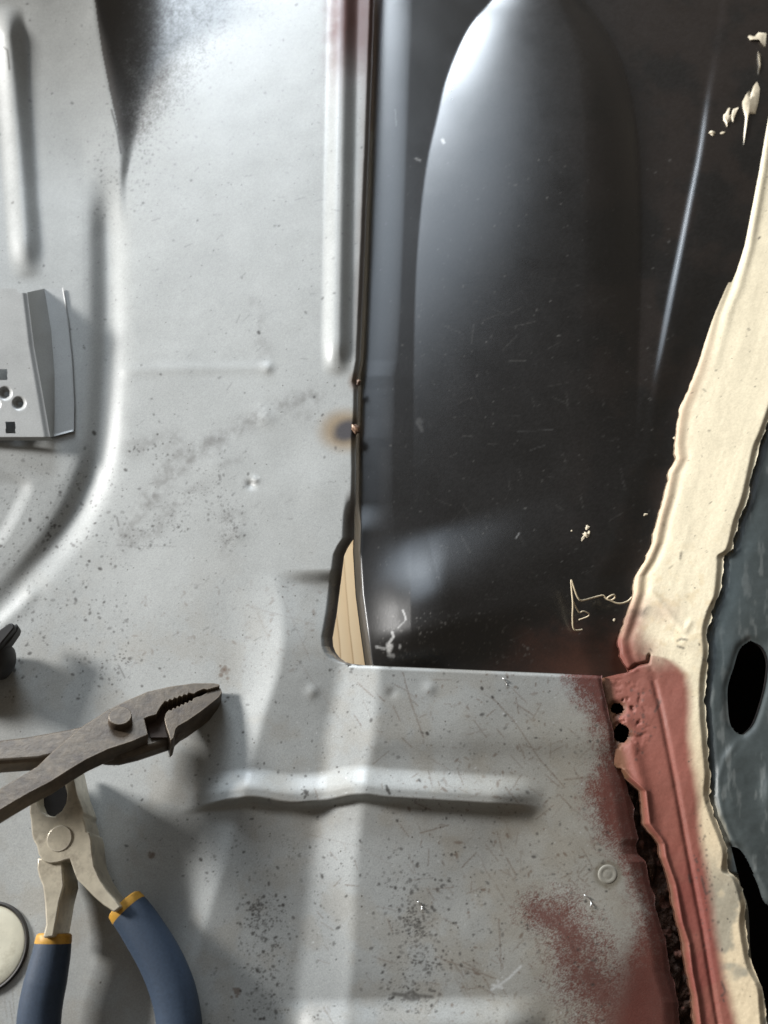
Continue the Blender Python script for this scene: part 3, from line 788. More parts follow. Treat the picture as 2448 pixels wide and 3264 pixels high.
def build_rust():
    v = np.arange(2380, 3500, 4.0); nj = 40
    L = rlow_s(v) - 30; R = poly(v, TRENCH_R) + 26
    t = np.linspace(0, 1, nj)
    U = L[:, None] + (R - L)[:, None] * t[None]; V = np.repeat(v[:, None], nj, 1)
    h = -20.0 + 5.0 * (fbm(U, V * 0.8, 40, 131, 4) - 0.5) + 2.4 * ss(0.62, 0.75, vnoise(U, V, 26, 7)) - 0.8 * ss(2440, 2390, V) * 10
    n = fbm(U, V, 40, 133, 4)[..., None]
    c = np.array((0.03, 0.016, 0.010)) * (1 - n) * 1.5 + np.array((0.10, 0.042, 0.022)) * n * 0.9
    wr = ss(0.66, 0.8, vnoise(U, V, 22, 9))[..., None]
    c = c * (1 - wr * 0.8) + np.array((0.24, 0.10, 0.07)) * wr * 0.8
    cols = np.concatenate([c, 0 * n], -1).reshape(-1, 4)
    me = np_mesh('rusted_seam', P(U, V, h / 1000).reshape(-1, 3), quads_of(len(v), nj), cols)
    o = link('rusted_seam', me, M_RUST, sill); o['label'] = 'dark brown rusted seam in the torn gap'
build_rust()

def box_mesh(name, lo, hi, open_top=False):
    x0, y0, z0 = lo; x1, y1, z1 = hi
    vs = [(x0, y0, z0), (x1, y0, z0), (x1, y1, z0), (x0, y1, z0), (x0, y0, z1), (x1, y0, z1), (x1, y1, z1), (x0, y1, z1)]
    f = [(3, 2, 1, 0), (0, 1, 5, 4), (1, 2, 6, 5), (2, 3, 7, 6), (3, 0, 4, 7)] + ([] if open_top else [(4, 5, 6, 7)])
    me = bpy.data.meshes.new(name); me.from_pydata(vs, [], f); me.update()
    return me
# closed hollow under the sill and the slotted rail
c0 = P(1900, 3560, -0.02); c1 = P(2900, 1250, -0.02)
link('sill_hollow', box_mesh('sill_hollow', (P(1890, 2700, -0.02)[0] - 0.004, c0[1] - 0.02, -0.085), (c1[0] + 0.05, P(2100, 2085, -0.02)[1], -0.026), True), M_CAV, sill)

# ------------------------------------------------------------------ slotted dark rail at the right
SLOT1 = smooth_pts([(2392, 2042), (2428, 2062), (2446, 2107), (2442, 2165), (2430, 2223), (2404, 2300), (2380, 2330), (2361, 2340), (2338, 2325), (2324, 2290), (2319, 2207), (2326, 2165), (2338, 2130), (2358, 2069), (2392, 2042)], 5)
SLOT2 = smooth_pts([(2330, 2698), (2356, 2706), (2384, 2745), (2415, 2820), (2440, 2880), (2500, 2900), (2600, 2950), (2600, 3400), (2470, 3400), (2440, 3200), (2395, 3060), (2385, 2900), (2360, 2820), (2330, 2698)], 4)
def inside(u, v, pg):
    r = np.zeros(u.shape, bool)
    for (x0, y0), (x1, y1) in zip(pg[:-1], pg[1:]):
        if y0 == y1: continue
        c = ((y0 > v) != (y1 > v)) & (u < (x1 - x0) * (v - y0) / (y1 - y0) + x0)
        r ^= c
    return r
def rail_h(u, v):
    r = poly(v, SEAL_R)
    e = u - r
    h = -0.8 + 0.006 * np.clip(e, -60, 400) - 1.2 * ss(30, 0, e)
    sd, a, t = sdist(u, v, [(2361, 2345), (2310, 2420), (2290, 2480), (2300, 2600), (2350, 2705), (2460, 2860)])
    h += 1.3 * ss(30, -40, sd) * ss(2300, 2420, v) + 0.4 * np.exp(-(a / 12) ** 2) * ss(2340, 2400, v)
    sd1, a1, t1 = sdist(u, v, SLOT1); h -= 0.9 * np.exp(-(a1 / 14) ** 2)
    sd2, a2, t2 = sdist(u, v, SLOT2); h -= 0.8 * np.exp(-(a2 / 12) ** 2)
    h += 1.6 * np.exp(-(((u - 2455) / 26) ** 2 + ((v - 2520) / 70) ** 2))
    h += 0.4 * (fbm(u, v, 60, 201, 3) - 0.5)
    return h
def build_rail():
    st = 3.5
    vv = np.arange(1250, 3500, st); uu = np.linspace(0, 1, 150)
    V = np.repeat(vv[:, None], len(uu), 1)
    left = (poly(vv, SEAL_R) - 16)[:, None]
    U = left + (2760 - left) * uu[None]
    # pull grid points onto the slot outlines so that the openings have clean edges
    for pg in (SLOT1, SLOT2):
        best = np.full(U.shape, 1e9); bu = U.copy(); bv = V.copy()
        for (x0, y0), (x1, y1) in zip(pg[:-1], pg[1:]):
            dx, dy = x1 - x0, y1 - y0; L2 = dx * dx + dy * dy + 1e-9
            t = np.clip(((U - x0) * dx + (V - y0) * dy) / L2, 0, 1)
            px, py = x0 + t * dx, y0 + t * dy
            d = np.hypot(U - px, V - py); m = d < best
            best = np.where(m, d, best); bu = np.where(m, px, bu); bv = np.where(m, py, bv)
        near = best < st * 0.55
        U = np.where(near, bu, U); V = np.where(near, bv, V)
    n = fbm(U, V, 80, 211, 4); n2 = fbm(U * 1.5, V * 0.4, 26, 213, 3)
    c = np.broadcast_to(np.array((0.050, 0.060, 0.059)), U.shape + (3,)).copy() * (0.75 + 0.5 * n[..., None])
    r = poly(V, SEAL_R)
    c = lerp(c, (0.20, 0.21, 0.20), 0.35 * ss(0.55, 0.75, n2))
    c = lerp(c, (0.45, 0.40, 0.29), 0.5 * ss(26, 2, U - r + 26 * (n2 - 0.4)) * ss(2480, 2560, V))
    c = lerp(c, (0.10, 0.13, 0.14), 0.5 * np.exp(-((U - r - 30) / 50) ** 2) * ss(1500, 1900, V) * ss(2300, 2000, V))  # bluish sheen beside the cream strip, painted into the rail's colour
    cols = np.concatenate([c, 0 * n[..., None]], -1).reshape(-1, 4)
    h = rail_h(U, V)
    q = quads_of(len(vv), len(uu))
    uc, vc = U.reshape(-1)[q].mean(1), V.reshape(-1)[q].mean(1)
    q = q[~(inside(uc, vc, SLOT1) | inside(uc, vc, SLOT2))]
    me = np_mesh('slotted_rail', P(U, V, h / 1000).reshape(-1, 3), q, cols)
    return link('slotted_rail', me, M_RAIL, label='dark grey painted panel with oval slots beyond the cream strip', category='body panel')
rail = build_rail()
# rolled lip around the oval slot and a black sheet for the shade behind it
def ring_wall(name, pg, hfun, depth, mat, parent):
    pg = pg[:-1]
    top = np.array([P(a, b, float(hfun(np.array([a]), np.array([b]))[0]) / 1000 + 0.0002) for a, b in pg])
    low = top.copy(); low[:, 2] -= depth
    n = len(pg); vs = np.concatenate([top, low]); i = np.arange(n); j = (i + 1) % n
    me = np_mesh(name, vs, np.stack([i, j, n + j, n + i], -1))
    return link(name, me, mat, parent)
ring_wall('slot_lip', SLOT1, rail_h, 0.002, M_CAV, rail)
link('rail_hollow', box_mesh('rail_hollow', (P(2225, 1640, -0.02)[0], c0[1] - 0.02, -0.0760), (c1[0] + 0.06, P(2300, 1300, -0.02)[1], -0.0765 + 0.001), False), M_CAV, rail)

# ------------------------------------------------------------------ ground under the car
g = box_mesh('workshop_floor', (-0.9, -1.3, -0.12), (0.9, 0.9, -0.10))
link('workshop_floor', g, M_WOOD, kind='structure')

# ------------------------------------------------------------------ small mesh builders
def bm_obj(name, bm, mat, parent=None, smooth=True, bevel=0.0, seg=2, ang=35, **props):
    me = bpy.data.meshes.new(name)
    bmesh.ops.recalc_face_normals(bm, faces=bm.faces)
    bm.to_mesh(me); bm.free()
    for p in me.polygons: p.use_smooth = smooth
    o = link(name, me, mat, parent, **props)
    if bevel:
        md = o.modifiers.new('bevel', 'BEVEL'); md.width = bevel; md.segments = seg; md.limit_method = 'ANGLE'; md.angle_limit = rad(ang)
        md.harden_normals = False
    if smooth:
        me.set_sharp_from_angle(angle=rad(40)) if hasattr(me, 'set_sharp_from_angle') else None
    return o

def prism(outline, p0, n, thick, inset=0.0, dvec=None):
    """outline (photo pixels) on the plane p0, n, with a real thickness below it"""
    bm = bmesh.new()
    n = np.asarray(n, float) / np.linalg.norm(n)
    d = -n if dvec is None else np.asarray(dvec, float) / np.linalg.norm(dvec)
    top = [PPl(a, b, p0, n) for a, b in outline]
    cen = np.mean(top, 0)
    tv_ = [bm.verts.new(p) for p in top]
    lv = [bm.verts.new(p + d * thick + (cen - p) * inset) for p in top]
    bm.faces.new(tv_); bm.faces.new(lv[::-1])
    k = len(top)
    for i in range(k):
        bm.faces.new((tv_[i], lv[i], lv[(i + 1) % k], tv_[(i + 1) % k]))
    return bm

def sweep(path, rx, rz, n=20, cap=True, power=2.0):
    """tube of oval section along path points; rx across, rz upright"""
    path = [np.asarray(p, float) for p in path]
    bm = bmesh.new(); rings = []
    for i, p in enumerate(path):
        t = path[min(i + 1, len(path) - 1)] - path[max(i - 1, 0)]; t = t / np.linalg.norm(t)
        up = np.array([0, 0, 1.0]); s = np.cross(t, up); s /= np.linalg.norm(s); uq = np.cross(s, t)
        ring = []
        for k in range(n):
            a = 2 * math.pi * k / n; ca, sa = math.cos(a), math.sin(a)
            f = (abs(ca) ** power + abs(sa) ** power) ** (-1 / power)
            ring.append(bm.verts.new(p + s * ca * f * rx[i] + uq * sa * f * rz[i]))
        rings.append(ring)
    for a, b in zip(rings[:-1], rings[1:]):
        for k in range(n): bm.faces.new((a[k], a[(k + 1) % n], b[(k + 1) % n], b[k]))
    if cap: bm.faces.new(rings[0][::-1]); bm.faces.new(rings[-1])
    return bm

def empty(name, loc, **props):
    o = bpy.data.objects.new(name, None); COL.objects.link(o); o.location = loc; o.empty_display_size = 0.01
    for k, v in props.items(): o[k] = v
    return o

def child(parent, name, bm, mat, **kw):
    """mesh given in world coordinates, parented to an Empty without moving"""
    bmesh.ops.translate(bm, verts=bm.verts, vec=-Vector(parent.location))
    return bm_obj(name, bm, mat, parent, **kw)

# ------------------------------------------------------------------ hat-shaped bracket on the tunnel
def build_bracket():
    zt = zpan(60, 1150)
    root = empty('mounting_bracket', tuple(P(60, 1150, zt)), label='grey hat-shaped bracket with square and round holes on the tunnel at left', category='bracket')
    H = 0.016
    ZT = lambda u, v: zpan(max(u, -200), v)
    # top plate as a grid with real holes and pressed dimples
    st = 2.5
    vv = np.arange(934, 1395.1, st); nj = 150
    right = poly(vv, [(87, 934), (108, 1102), (136, 1257), (160, 1394)])
    t = np.linspace(0, 1, nj)
    U = -200 + (right + 200)[:, None] * t[None]; V = np.repeat(vv[:, None], nj, 1)
    V = np.where(V < 938, V - 14 * ss(62, 50, U) , V)
    zbase = ZT(60, 1150) + H
    z = zbase - 0.0105 * (V - 934) / 461 - 0.0009 * ss(0.94, 1.0, np.repeat(t[None], len(vv), 0))
    dim = ((22, 1257, 8, 20), (66, 1289, 8, 20), (-14, 1291, 8, 20))
    for cu, cv_, r0, r1 in dim:
        d = np.hypot(U - cu + 5, V - cv_ + 3); z = z - 0.0030 * ss(r1 + 4, r0 - 2, d)
    q = quads_of(len(vv), nj)
    uc, vc = U.reshape(-1)[q].mean(1), V.reshape(-1)[q].mean(1)
    keep = np.ones(len(q), bool)
    for cu, cv_, r0, r1 in dim: keep &= np.hypot(uc - cu, vc - cv_) > r0
    keep &= ~((uc > -30) & (uc < 23) & (vc > 1177) & (vc < 1211))
    keep &= ~((uc > 17 + (vc - 1344) * 0.05) & (uc < 48 + (vc - 1344) * 0.05) & (vc > 1344) & (vc < 1382))
    vt = P(U, V, z).reshape(-1, 3) - np.array(root.location)
    c = np.concatenate([np.broadcast_to(np.array((0.40, 0.41, 0.405)), U.shape + (3,)) * (0.92 + 0.16 * fbm(U, V, 60, 301, 3)[..., None]), np.zeros(U.shape + (1,))], -1).reshape(-1, 4)
    # sheet edge
    idx = np.arange(len(vv) * nj).reshape(len(vv), nj)
    loop = idx[-1, :]
    low = vt[loop].copy(); low[:, 2] -= 0.0035; b = len(vt)
    qs = np.stack([loop[:-1], loop[1:], b + np.arange(1, len(loop)), b + np.arange(len(loop) - 1)], -1)
    link('plate', np_mesh('plate', np.concatenate([vt, low]), np.concatenate([q[keep], qs[:, ::-1]]), np.concatenate([c, c[loop]])), M_PAN, root)
    # side wall from plate edge down to the foot
    foot_in = [(141, 920), (163, 1053), (174, 1189), (174, 1311), (171, 1390)]
    foot_out = [(201, 918), (217, 1013), (230, 1143), (237, 1284), (236, 1371), (232, 1380)]
    rows = np.linspace(0, 1, 60); cols_ = np.linspace(0, 1, 12)
    a_u = np.interp(rows, np.linspace(0, 1, 4), [87, 108, 136, 160]); a_v = np.interp(rows, np.linspace(0, 1, 4), [932, 1102, 1257, 1394])
    fi_v = 920 + rows * 471; fi_u = poly(fi_v, foot_in)
    zz = np.array([zpan(a, b) for a, b in zip(fi_u, fi_v)]) + 0.0012
    pt = P(a_u, a_v, np.interp(a_v, vv, z[:, -1])); pb = P(fi_u, fi_v, zz)
    # keep the wall real and upright: straight ruled surface between plate edge and foot
    W = pt[:, None] * (1 - cols_)[None, :, None] + pb[:, None] * cols_[None, :, None]
    gc = lambda shp: np.concatenate([np.broadcast_to(np.array((0.38, 0.39, 0.385)), shp + (3,)), np.zeros(shp + (1,))], -1).reshape(-1, 4)
    link('side_wall', np_mesh('side_wall', W.reshape(-1, 3) - np.array(root.location), quads_of(60, 12), gc((60, 12))), M_PAN, root)
    fo_v = 918 + rows * 456; fo_u = poly(fo_v, foot_out)
    F_u = fi_u[:, None] * (1 - cols_) + fo_u[:, None] * cols_; F_v = fi_v[:, None] * (1 - cols_) + fo_v[:, None] * cols_
    zf = np.array([[zpan(a, b) for a, b in zip(r1, r2)] for r1, r2 in zip(F_u, F_v)]) + 0.0012
    Fp = P(F_u, F_v, zf)
    idx = np.arange(720).reshape(60, 12); flat = Fp.reshape(-1, 3)
    loop = np.concatenate([idx[:, -1], idx[-1, ::-1]]); low = flat[loop].copy(); low[:, 2] -= 0.0009
    b = 720; qs = np.stack([loop[:-1], loop[1:], b + np.arange(1, len(loop)), b + np.arange(len(loop) - 1)], -1)[:, ::-1]
    cc = gc((60, 12)); cl = cc[loop] * np.array([0.25, 0.2, 0.2, 1])
    link('foot_flange', np_mesh('foot_flange', np.concatenate([flat, low]) - np.array(root.location), np.concatenate([quads_of(60, 12), qs]), np.concatenate([cc, cl])), M_PAN, root)
build_bracket()

# ------------------------------------------------------------------ cutting nippers with blue grips
def build_nippers():
    zf = zpan(300, 2800)
    zt = zf + 0.0235
    root = empty('end_cutting_nippers', tuple(P(220, 2760, zf)), label='bright steel nippers with blue and yellow rubber grips lying at lower left', category='nippers')
    p0 = P(220, 2700, zt); n = (0.0, 0.05, 1.0)
    front = [(226, 2440), (245, 2530), (267, 2590), (263, 2601), (271, 2625), (275, 2651), (284, 2653), (291, 2678), (293, 2708), (300, 2759), (319, 2803), (344, 2840), (369, 2868), (385, 2890),
             (362, 2908), (343, 2893), (330, 2885), (300, 2859), (271, 2829), (245, 2803), (234, 2774), (222, 2738), (208, 2742), (183, 2750), (157, 2752), (135, 2744), (122, 2722), (117, 2697),
             (107, 2680), (101, 2660), (98, 2616), (94, 2590), (96, 2520), (104, 2450), (122, 2445), (118, 2520), (120, 2560), (130, 2585), (150, 2600), (176, 2602), (178, 2598), (196, 2585), (210, 2560), (214, 2530), (206, 2500), (196, 2470), (200, 2440)]
    child(root, 'front_half', prism(front, p0, n, 0.0185), M_NIP, bevel=0.0006, seg=2)
    p1 = p0 - np.array([0, 0, 0.0012])
    rear = [(119, 2735), (197, 2738), (200, 2775), (204, 2822), (190, 2873), (180, 2930), (170, 2986), (136, 2990), (138, 2980), (146, 2947), (142, 2873), (136, 2825), (124, 2796), (118, 2770)]
    child(root, 'rear_half', prism(rear, p1, n, 0.0185), M_NIP, bevel=0.0006, seg=2)
    jaw = [(100, 2450), (214, 2440), (272, 2575), (268, 2640), (250, 2690), (130, 2690), (102, 2640), (96, 2560)]
    child(root, 'rear_jaw', prism(jaw, p0 - np.array([0, 0, 0.0075]), n, 0.0065), M_TOOL, bevel=0.0006)
    # pivot
    bm = bmesh.new(); c = PPl(190, 2673, p0, n)
    bmesh.ops.create_cone(bm, cap_ends=True, segments=32, radius1=0.0052, radius2=0.0050, depth=0.0009)
    bmesh.ops.translate(bm, verts=bm.verts, vec=Vector(c) + Vector((0, 0, 0.0001)))
    child(root, 'pivot', bm, M_NIP, bevel=0.0002)
    # grips
    def grip(pts, wds, zoff):
        q = smooth_pts([(a, b) for a, b in pts], 8); L = len(q)
        wi = np.interp(np.linspace(0, 1, L), np.linspace(0, 1, len(wds)), wds)
        path, rx = [], []
        for (a, b), wd in zip(q, wi):
            z = zf + 0.0145 + zoff
            pp = P(a, b, z); path.append(pp)
            dep = np.dot(pp - CAM, np.array([0, ST, -CT]))
            rx.append(wd / 2 * dep / FPX)
        return path, rx
    for pts, wds in (([(408, 2898), (446, 2950), (510, 3057), (552, 3160), (572, 3264), (578, 3380), (566, 3480)], [116, 124, 132, 138, 140, 134, 90]),
                     ([(170, 3002), (162, 3050), (145, 3130), (131, 3200), (124, 3264), (122, 3380), (132, 3480)], [108, 118, 130, 132, 132, 128, 90])):
        path, rx = grip(pts, wds, 0)
        rz = [r * 0.95 for r in rx]
        # rounded far end
        child(root, 'grip', sweep(path, rx, rz, 28, power=2.3), M_GRIP)
        t = (path[0] - path[1]); t = t / np.linalg.norm(t)
        cp = [path[0] + t * x for x in (0.0030, 0.0024, 0.0, -0.0012)]
        child(root, 'cuff', sweep(cp, [rx[0] * k for k in (0.88, 0.98, 1.03, 1.0)], [rz[0] * k for k in (0.88, 0.98, 1.03, 1.0)], 28, power=2.3), M_YELLOW)
build_nippers()

# ------------------------------------------------------------------ slip joint pliers lying across them
def build_pliers():
    zf = zpan(560, 2400)
    anchor = P(385, 2300, zpan(385, 2300) + 0.0285)
    n = np.array([-0.03, 0.34, 0.94]); n /= np.linalg.norm(n)
    # the tool droops from the handles to the jaws
    ax = PPl(690, 2190, anchor, n) - PPl(100, 2500, anchor, n); ax /= np.linalg.norm(ax)
    n = n + ax * 0.26; n /= np.linalg.norm(n)
    root = empty('slip_joint_pliers', tuple(P(385, 2300, zf)), label='old brown steel slip joint pliers lying across the blue handled nippers', category='pliers')
    def teeth(a, b, k, amp, side):
        out = []
        a = np.array(a, float); b = np.array(b, float); d = b - a; nn = np.array([-d[1], d[0]]) / np.hypot(*d) * side
        for i in range(k):
            out.append(tuple(a + d * (i / k))); out.append(tuple(a + d * ((i + 0.5) / k) + nn * amp))
        out.append(tuple(b)); return out
    up = [(700, 2181), (682, 2177), (618, 2177), (544, 2187), (470, 2204), (405, 2232), (346, 2261), (297, 2293), (267, 2311), (222, 2348), (168, 2394), (119, 2442), (60, 2478), (0, 2513), (-90, 2566),
          (-260, 2690), (-300, 2760), (-250, 2760), (-110, 2655), (0, 2582), (50, 2552), (99, 2524), (163, 2491), (222, 2453), (277, 2420), (346, 2388), (420, 2364), (472, 2341), (464, 2306), (460, 2290), (474, 2284), (499, 2277), (504, 2266), (516, 2247)]
    up += teeth((520, 2243), (612, 2211), 6, 6, -1)
    up += [(618, 2212), (632, 2203), (650, 2196), (660, 2199)]
    up += teeth((663, 2199), (700, 2189), 5, 2, -1)
    child(root, 'upper_half', prism(up, anchor, n, 0.0085), M_PLIERS, bevel=0.0006, seg=2)
    p2 = anchor - n * 0.0012
    low = [(703, 2193)] + teeth((700, 2193), (664, 2204), 5, 2, -1) + [(656, 2210), (640, 2218), (624, 2222)] + teeth((616, 2226), (538, 2262), 6, 6, -1)
    low += [(528, 2274), (524, 2290), (529, 2313), (538, 2340), (544, 2360), (553, 2352), (560, 2322), (568, 2314), (600, 2296), (640, 2268), (676, 2240), (698, 2222), (708, 2207)]
    child(root, 'lower_jaw', prism(low, p2, n, 0.0120), M_PLIERS, bevel=0.0007, seg=2)
    # curved flank and neck joining the lower jaw to the other handle
    p3 = anchor - n * 0.0062
    neck = [(708, 2214), (690, 2240), (640, 2285), (585, 2328), (548, 2362), (500, 2378), (440, 2398), (380, 2412), (330, 2412), (280, 2380), (230, 2330), (300, 2290), (420, 2270), (480, 2300), (520, 2290), (560, 2250), (660, 2206)]
    child(root, 'jaw_body', prism(neck, p3, n, 0.0075), M_PLIERS, bevel=0.0022, seg=3)
    hand = [(300, 2300), (267, 2311), (213, 2323), (150, 2334), (90, 2345), (0, 2356), (-90, 2362), (-280, 2362), (-300, 2400), (-280, 2425), (-90, 2434), (0, 2428), (60, 2424), (119, 2420), (160, 2410), (240, 2395), (330, 2370)]
    child(root, 'lower_handle', prism(hand, anchor - n * 0.0050, n, 0.0085), M_PLIERS, bevel=0.0016, seg=3)
    child(root, 'recess', prism([(455, 2270), (520, 2262), (620, 2205), (660, 2196), (668, 2212), (560, 2290), (548, 2350), (480, 2350)], anchor - n * 0.0050, n, 0.0012), M_TEETH)
    # pivot
    c = PPl(383, 2299, anchor, n)
    bm = bmesh.new()
    bmesh.ops.create_cone(bm, cap_ends=True, segments=36, radius1=0.0050, radius2=0.0047, depth=0.0042)
    q = Vector(n).to_track_quat('Z', 'Y')
    bmesh.ops.rotate(bm, verts=bm.verts, cent=(0, 0, 0), matrix=q.to_matrix())
    bmesh.ops.translate(bm, verts=bm.verts, vec=Vector(c + n * 0.0016))
    child(root, 'pivot', bm, M_PLIERS, bevel=0.0003)
build_pliers()

# ------------------------------------------------------------------ black tool tip at the left edge
def build_tip():
    z = zpan(0, 2050)
    root = empty('black_pliers', tuple(P(-40, 2080, z)), label='black two-pronged tool tip poking in at the left edge', category='tool')
    p0 = P(0, 2040, z + 0.020); n = (0.1, 0.1, 1)
    child(root, 'prong', prism([(36, 1984), (44, 1990), (46, 2000), (30, 2020), (0, 2056), (-120, 2190), (-150, 2160), (-20, 2020), (28, 1986)], p0, n, 0.005), M_TOOL, bevel=0.0006)
    child(root, 'prong', prism([(52, 1986), (58, 1996), (54, 2010), (32, 2042), (0, 2076), (-100, 2190), (-120, 2170), (0, 2048), (44, 1992)], p0 - np.array([0, 0, 0.0035]), n, 0.006), M_TOOL, bevel=0.0006)
    path = [P(a, b, z + 0.0095) for a, b in ((-200, 2150), (-90, 2120), (-30, 2108), (14, 2104), (34, 2104), (42, 2104))]
    child(root, 'joint', sweep(path, [0.0095, 0.0095, 0.0095, 0.0088, 0.006, 0.003], [0.0095, 0.0095, 0.0095, 0.0088, 0.006, 0.003], 24), M_TOOL)
build_tip()

# ------------------------------------------------------------------ round plug at the left edge
def lathe(center, prof, n=64):
    bm = bmesh.new(); rings = []
    for r, z in prof:
        rings.append([bm.verts.new((center[0] + r * math.cos(2 * math.pi * k / n), center[1] + r * math.sin(2 * math.pi * k / n), center[2] + z)) for k in range(n)])
    for a, b in zip(rings[:-1], rings[1:]):
        for k in range(n): bm.faces.new((a[k], a[(k + 1) % n], b[(k + 1) % n], b[k]))
    bm.faces.new(rings[0]); bm.faces.new(rings[-1][::-1])
    return bm
def build_plug():
    zc = zpan(20, 3020)
    c = P(-42, 3020, zc)
    R = P(84, 3020, zc)[0] - c[0]
    root = empty('round_plug', tuple(c), label='round pale plug in a dark ring at the lower left edge', category='plug')
    child(root, 'disc', lathe(c, [(0.0001, 0.0010), (R * 0.6, 0.0011), (R * 0.92, 0.0010), (R * 0.96, 0.0007), (R * 0.97, -0.001)]), M_DISC)
    child(root, 'ring', lathe(c, [(R * 0.965, -0.0015), (R * 0.972, 0.0008), (R * 1.02, 0.0015), (R * 1.06, 0.0008), (R * 1.065, -0.0015)]), M_DARK)
build_plug()

# ------------------------------------------------------------------ small things on the metal
def blob(name, u, v, r, zfun, mat, parent=None, asp=1.0, ang=0.0, flat=0.5, seed=0, lift=0.0, **props):
    r0 = np.random.default_rng(seed)
    bm = bmesh.new(); bmesh.ops.create_icosphere(bm, subdivisions=3, radius=1.0)
    z = zfun(u, v); c = P(u, v, z + lift); k = mmpx(v) / 1000 * r
    ph = r0.uniform(0, 6, 6)
    for w_ in bm.verts:
        x, y, zz = w_.co
        f = 1 + 0.22 * math.sin(3 * x + ph[0]) * math.sin(3 * y + ph[1]) + 0.14 * math.sin(6 * x + ph[2] + 5 * y) + 0.1 * math.sin(7 * zz + ph[3])
        x, y = x * f * asp, y * f
        w_.co = (c[0] + k * (x * math.cos(ang) - y * math.sin(ang)), c[1] + k * (x * math.sin(ang) + y * math.cos(ang)), c[2] + k * zz * flat * f)
    return bm_obj(name, bm, mat, parent, **props)

blob('tack_weld', 1133, 1368, 17, lambda u, v: zpan(1124, v) - 0.0004, M_WELD, pan, 0.75, 0.2, 0.55, 1, label='brown tack weld in a scorched patch on the seam')
blob('tack_weld', 1143, 1220, 13, lambda u, v: zpan(1124, v) - 0.0012, M_WELD, pan, 0.6, -0.2, 0.6, 2, label='upper tack weld on the seam below the long rib')
# spot weld ring
def spot(u0, v0):
    bm = bmesh.new(); rings = []
    for r, dz in ((2, .00012), (9, .00016), (13, .00004), (19, .00004), (25, .00026), (31, .00003), (34, -.0003)):
        rings.append([bm.verts.new(P(u0 + r * math.cos(k * math.pi / 20), v0 + r * math.sin(k * math.pi / 20),
                                     zpan(u0 + r * math.cos(k * math.pi / 20), v0 + r * math.sin(k * math.pi / 20)) + dz)) for k in range(40)])
    for a, b in zip(rings[:-1], rings[1:]):
        for k in range(40): bm.faces.new((a[k], a[(k + 1) % 40], b[(k + 1) % 40], b[k]))
    bm.faces.new(rings[0])
    return bm
bm_obj('spot_weld', spot(1937, 2787), M_SPOT, pan, label='pale round spot weld ring')

def tube_px(name, pts, r, mat, parent=None, n=10, **props):
    """pts: (u, v, height) with height above the black panel in m"""
    path = [P(a, b, zz) for a, b, zz in pts]
    return bm_obj(name, sweep(path, [r] * len(path), [r] * len(path), n), mat, parent, **props)
def spline3(p):
    return smooth_pts(p, 5)
zb = zblack(1850, 1900)
main = spline3([(2014, 1904, zb + .004), (2000, 1917, zb + .004), (1974, 1924, zb + .005), (1952, 1917, zb + .0055), (1936, 1908, zb + .006), (1945, 1900, zb + .0065), (1957, 1896, zb + .0055), (1960, 1905, zb + .0045), (1948, 1913, zb + .004),
                (1932, 1909, zb + .004), (1922, 1898, zb + .0045), (1895, 1904, zb + .005), (1869, 1911, zb + .006), (1851, 1914, zb + .007), (1840, 1902, zb + .008), (1829, 1872, zb + .0095), (1821, 1849, zb + .0105),
                (1822, 1877, zb + .009), (1826, 1924, zb + .007), (1825, 1967, zb + .004), (1827, 2000, zb + .0015), (1836, 2009, zb + .0006), (1856, 2007, zb + .0004)])
tube_px('sealer_thread', main, 0.00042, M_STRING, sill, label='thin curled thread of cream sealer hanging off the strip')
tube_px('sealer_thread', spline3([(1826, 1915, zb + .0072), (1839, 1942, zb + .005), (1848, 1953, zb + .0035), (1856, 1949, zb + .003), (1866, 1950, zb + .0025), (1878, 1958, zb + .0012), (1872, 1966, zb + .0006), (1845, 1976, zb + .0004)]), 0.00034, M_STRING, sill)
for i, (u, v, r, asp, ang) in enumerate(((1868, 1705, 11, 0.8, 0.9), (1872, 1682, 6, 1.5, 1.0), (1858, 1716, 4, 3.0, 1.1), (1876, 1700, 4, 2.4, 1.2), (2056, 1640, 4, 2.4, 0.2), (1822, 1692, 3, 1, 0), (1957, 1976, 4, 1.2, 0.5),
                               (2270, 424, 10, 1.0, 0.8), (2303, 424, 5, 1.8, 0.3), (2150, 1396, 4, 1.4, 0.3))):
    blob('sealer_fleck', u, v, r, lambda a, b: zblack(a, b), M_SEAL, black, asp, ang, 0.35, 40 + i)

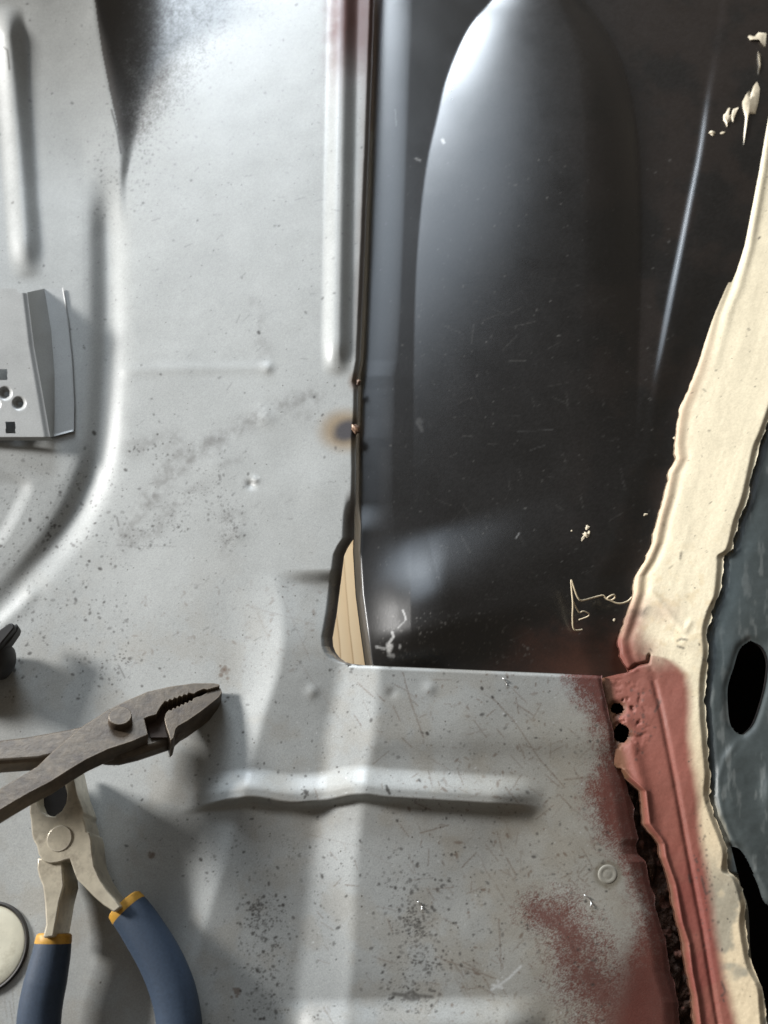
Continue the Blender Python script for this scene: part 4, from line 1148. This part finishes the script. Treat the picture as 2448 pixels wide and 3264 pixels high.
def smear(pts):
    c = np.mean(pts, 0)
    bm = bmesh.new()
    top = [bm.verts.new(P(a, b, zblack(a, b) + 0.0003)) for a, b in pts]
    low = [bm.verts.new(P(a, b, zblack(a, b) - 0.0004)) for a, b in pts]
    mid = [bm.verts.new(P(a * 0.6 + c[0] * 0.4, b * 0.6 + c[1] * 0.4, zblack(a * 0.6 + c[0] * 0.4, b * 0.6 + c[1] * 0.4) + 0.0011)) for a, b in pts]
    k = len(pts)
    for i in range(k):
        j = (i + 1) % k
        bm.faces.new((top[i], low[i], low[j], top[j])); bm.faces.new((mid[i], top[i], top[j], mid[j]))
    bm.faces.new(mid)
    return bm
for pts in ([(2383, 117), (2391, 127), (2408, 127), (2424, 127), (2433, 144), (2440, 150), (2443, 106), (2418, 103), (2405, 117), (2389, 112)],
            [(2413, 260), (2422, 282), (2418, 325), (2408, 363), (2390, 363), (2382, 380), (2376, 423), (2370, 462), (2371, 423), (2376, 374), (2367, 342), (2366, 325), (2378, 301), (2389, 287), (2393, 301), (2402, 274)],
            [(2321, 344), (2313, 361), (2306, 366), (2305, 382), (2313, 393), (2317, 405), (2321, 393), (2330, 382), (2329, 363), (2324, 365), (2328, 344)],
            [(2345, 366), (2355, 342), (2337, 347), (2332, 363), (2330, 378), (2336, 390), (2340, 378)],
            [(2416, 163), (2424, 174), (2425, 212), (2418, 236), (2421, 212), (2417, 184)]):
    bm_obj('sealer_fleck', smear(pts), M_SEAL, black)

SH = (('metal_shaving', [(1862, 2853), (1876, 2862), (1884, 2878), (1882, 2890)], 'bright curled steel shaving by the red patch below the spot weld'),
      ('metal_shaving', [(1330, 2874), (1340, 2880), (1345, 2892), (1343, 2902)], 'small bright shaving beside the black smudge at lower centre'),
      ('metal_shaving', [(1603, 2162), (1612, 2172), (1616, 2184)], 'small bright shaving just below the black panel'))
for nm, pts, lb in SH:
    q = smooth_pts(pts, 5)
    tube_px(nm, [(a, b, zpan(a, b) + 0.0004 + 0.0004 * math.sin(i * 0.6)) for i, (a, b) in enumerate(q)], 0.00025, M_SHINY, None, 8, label=lb, category='metal shaving', group='metal shavings on the floor')
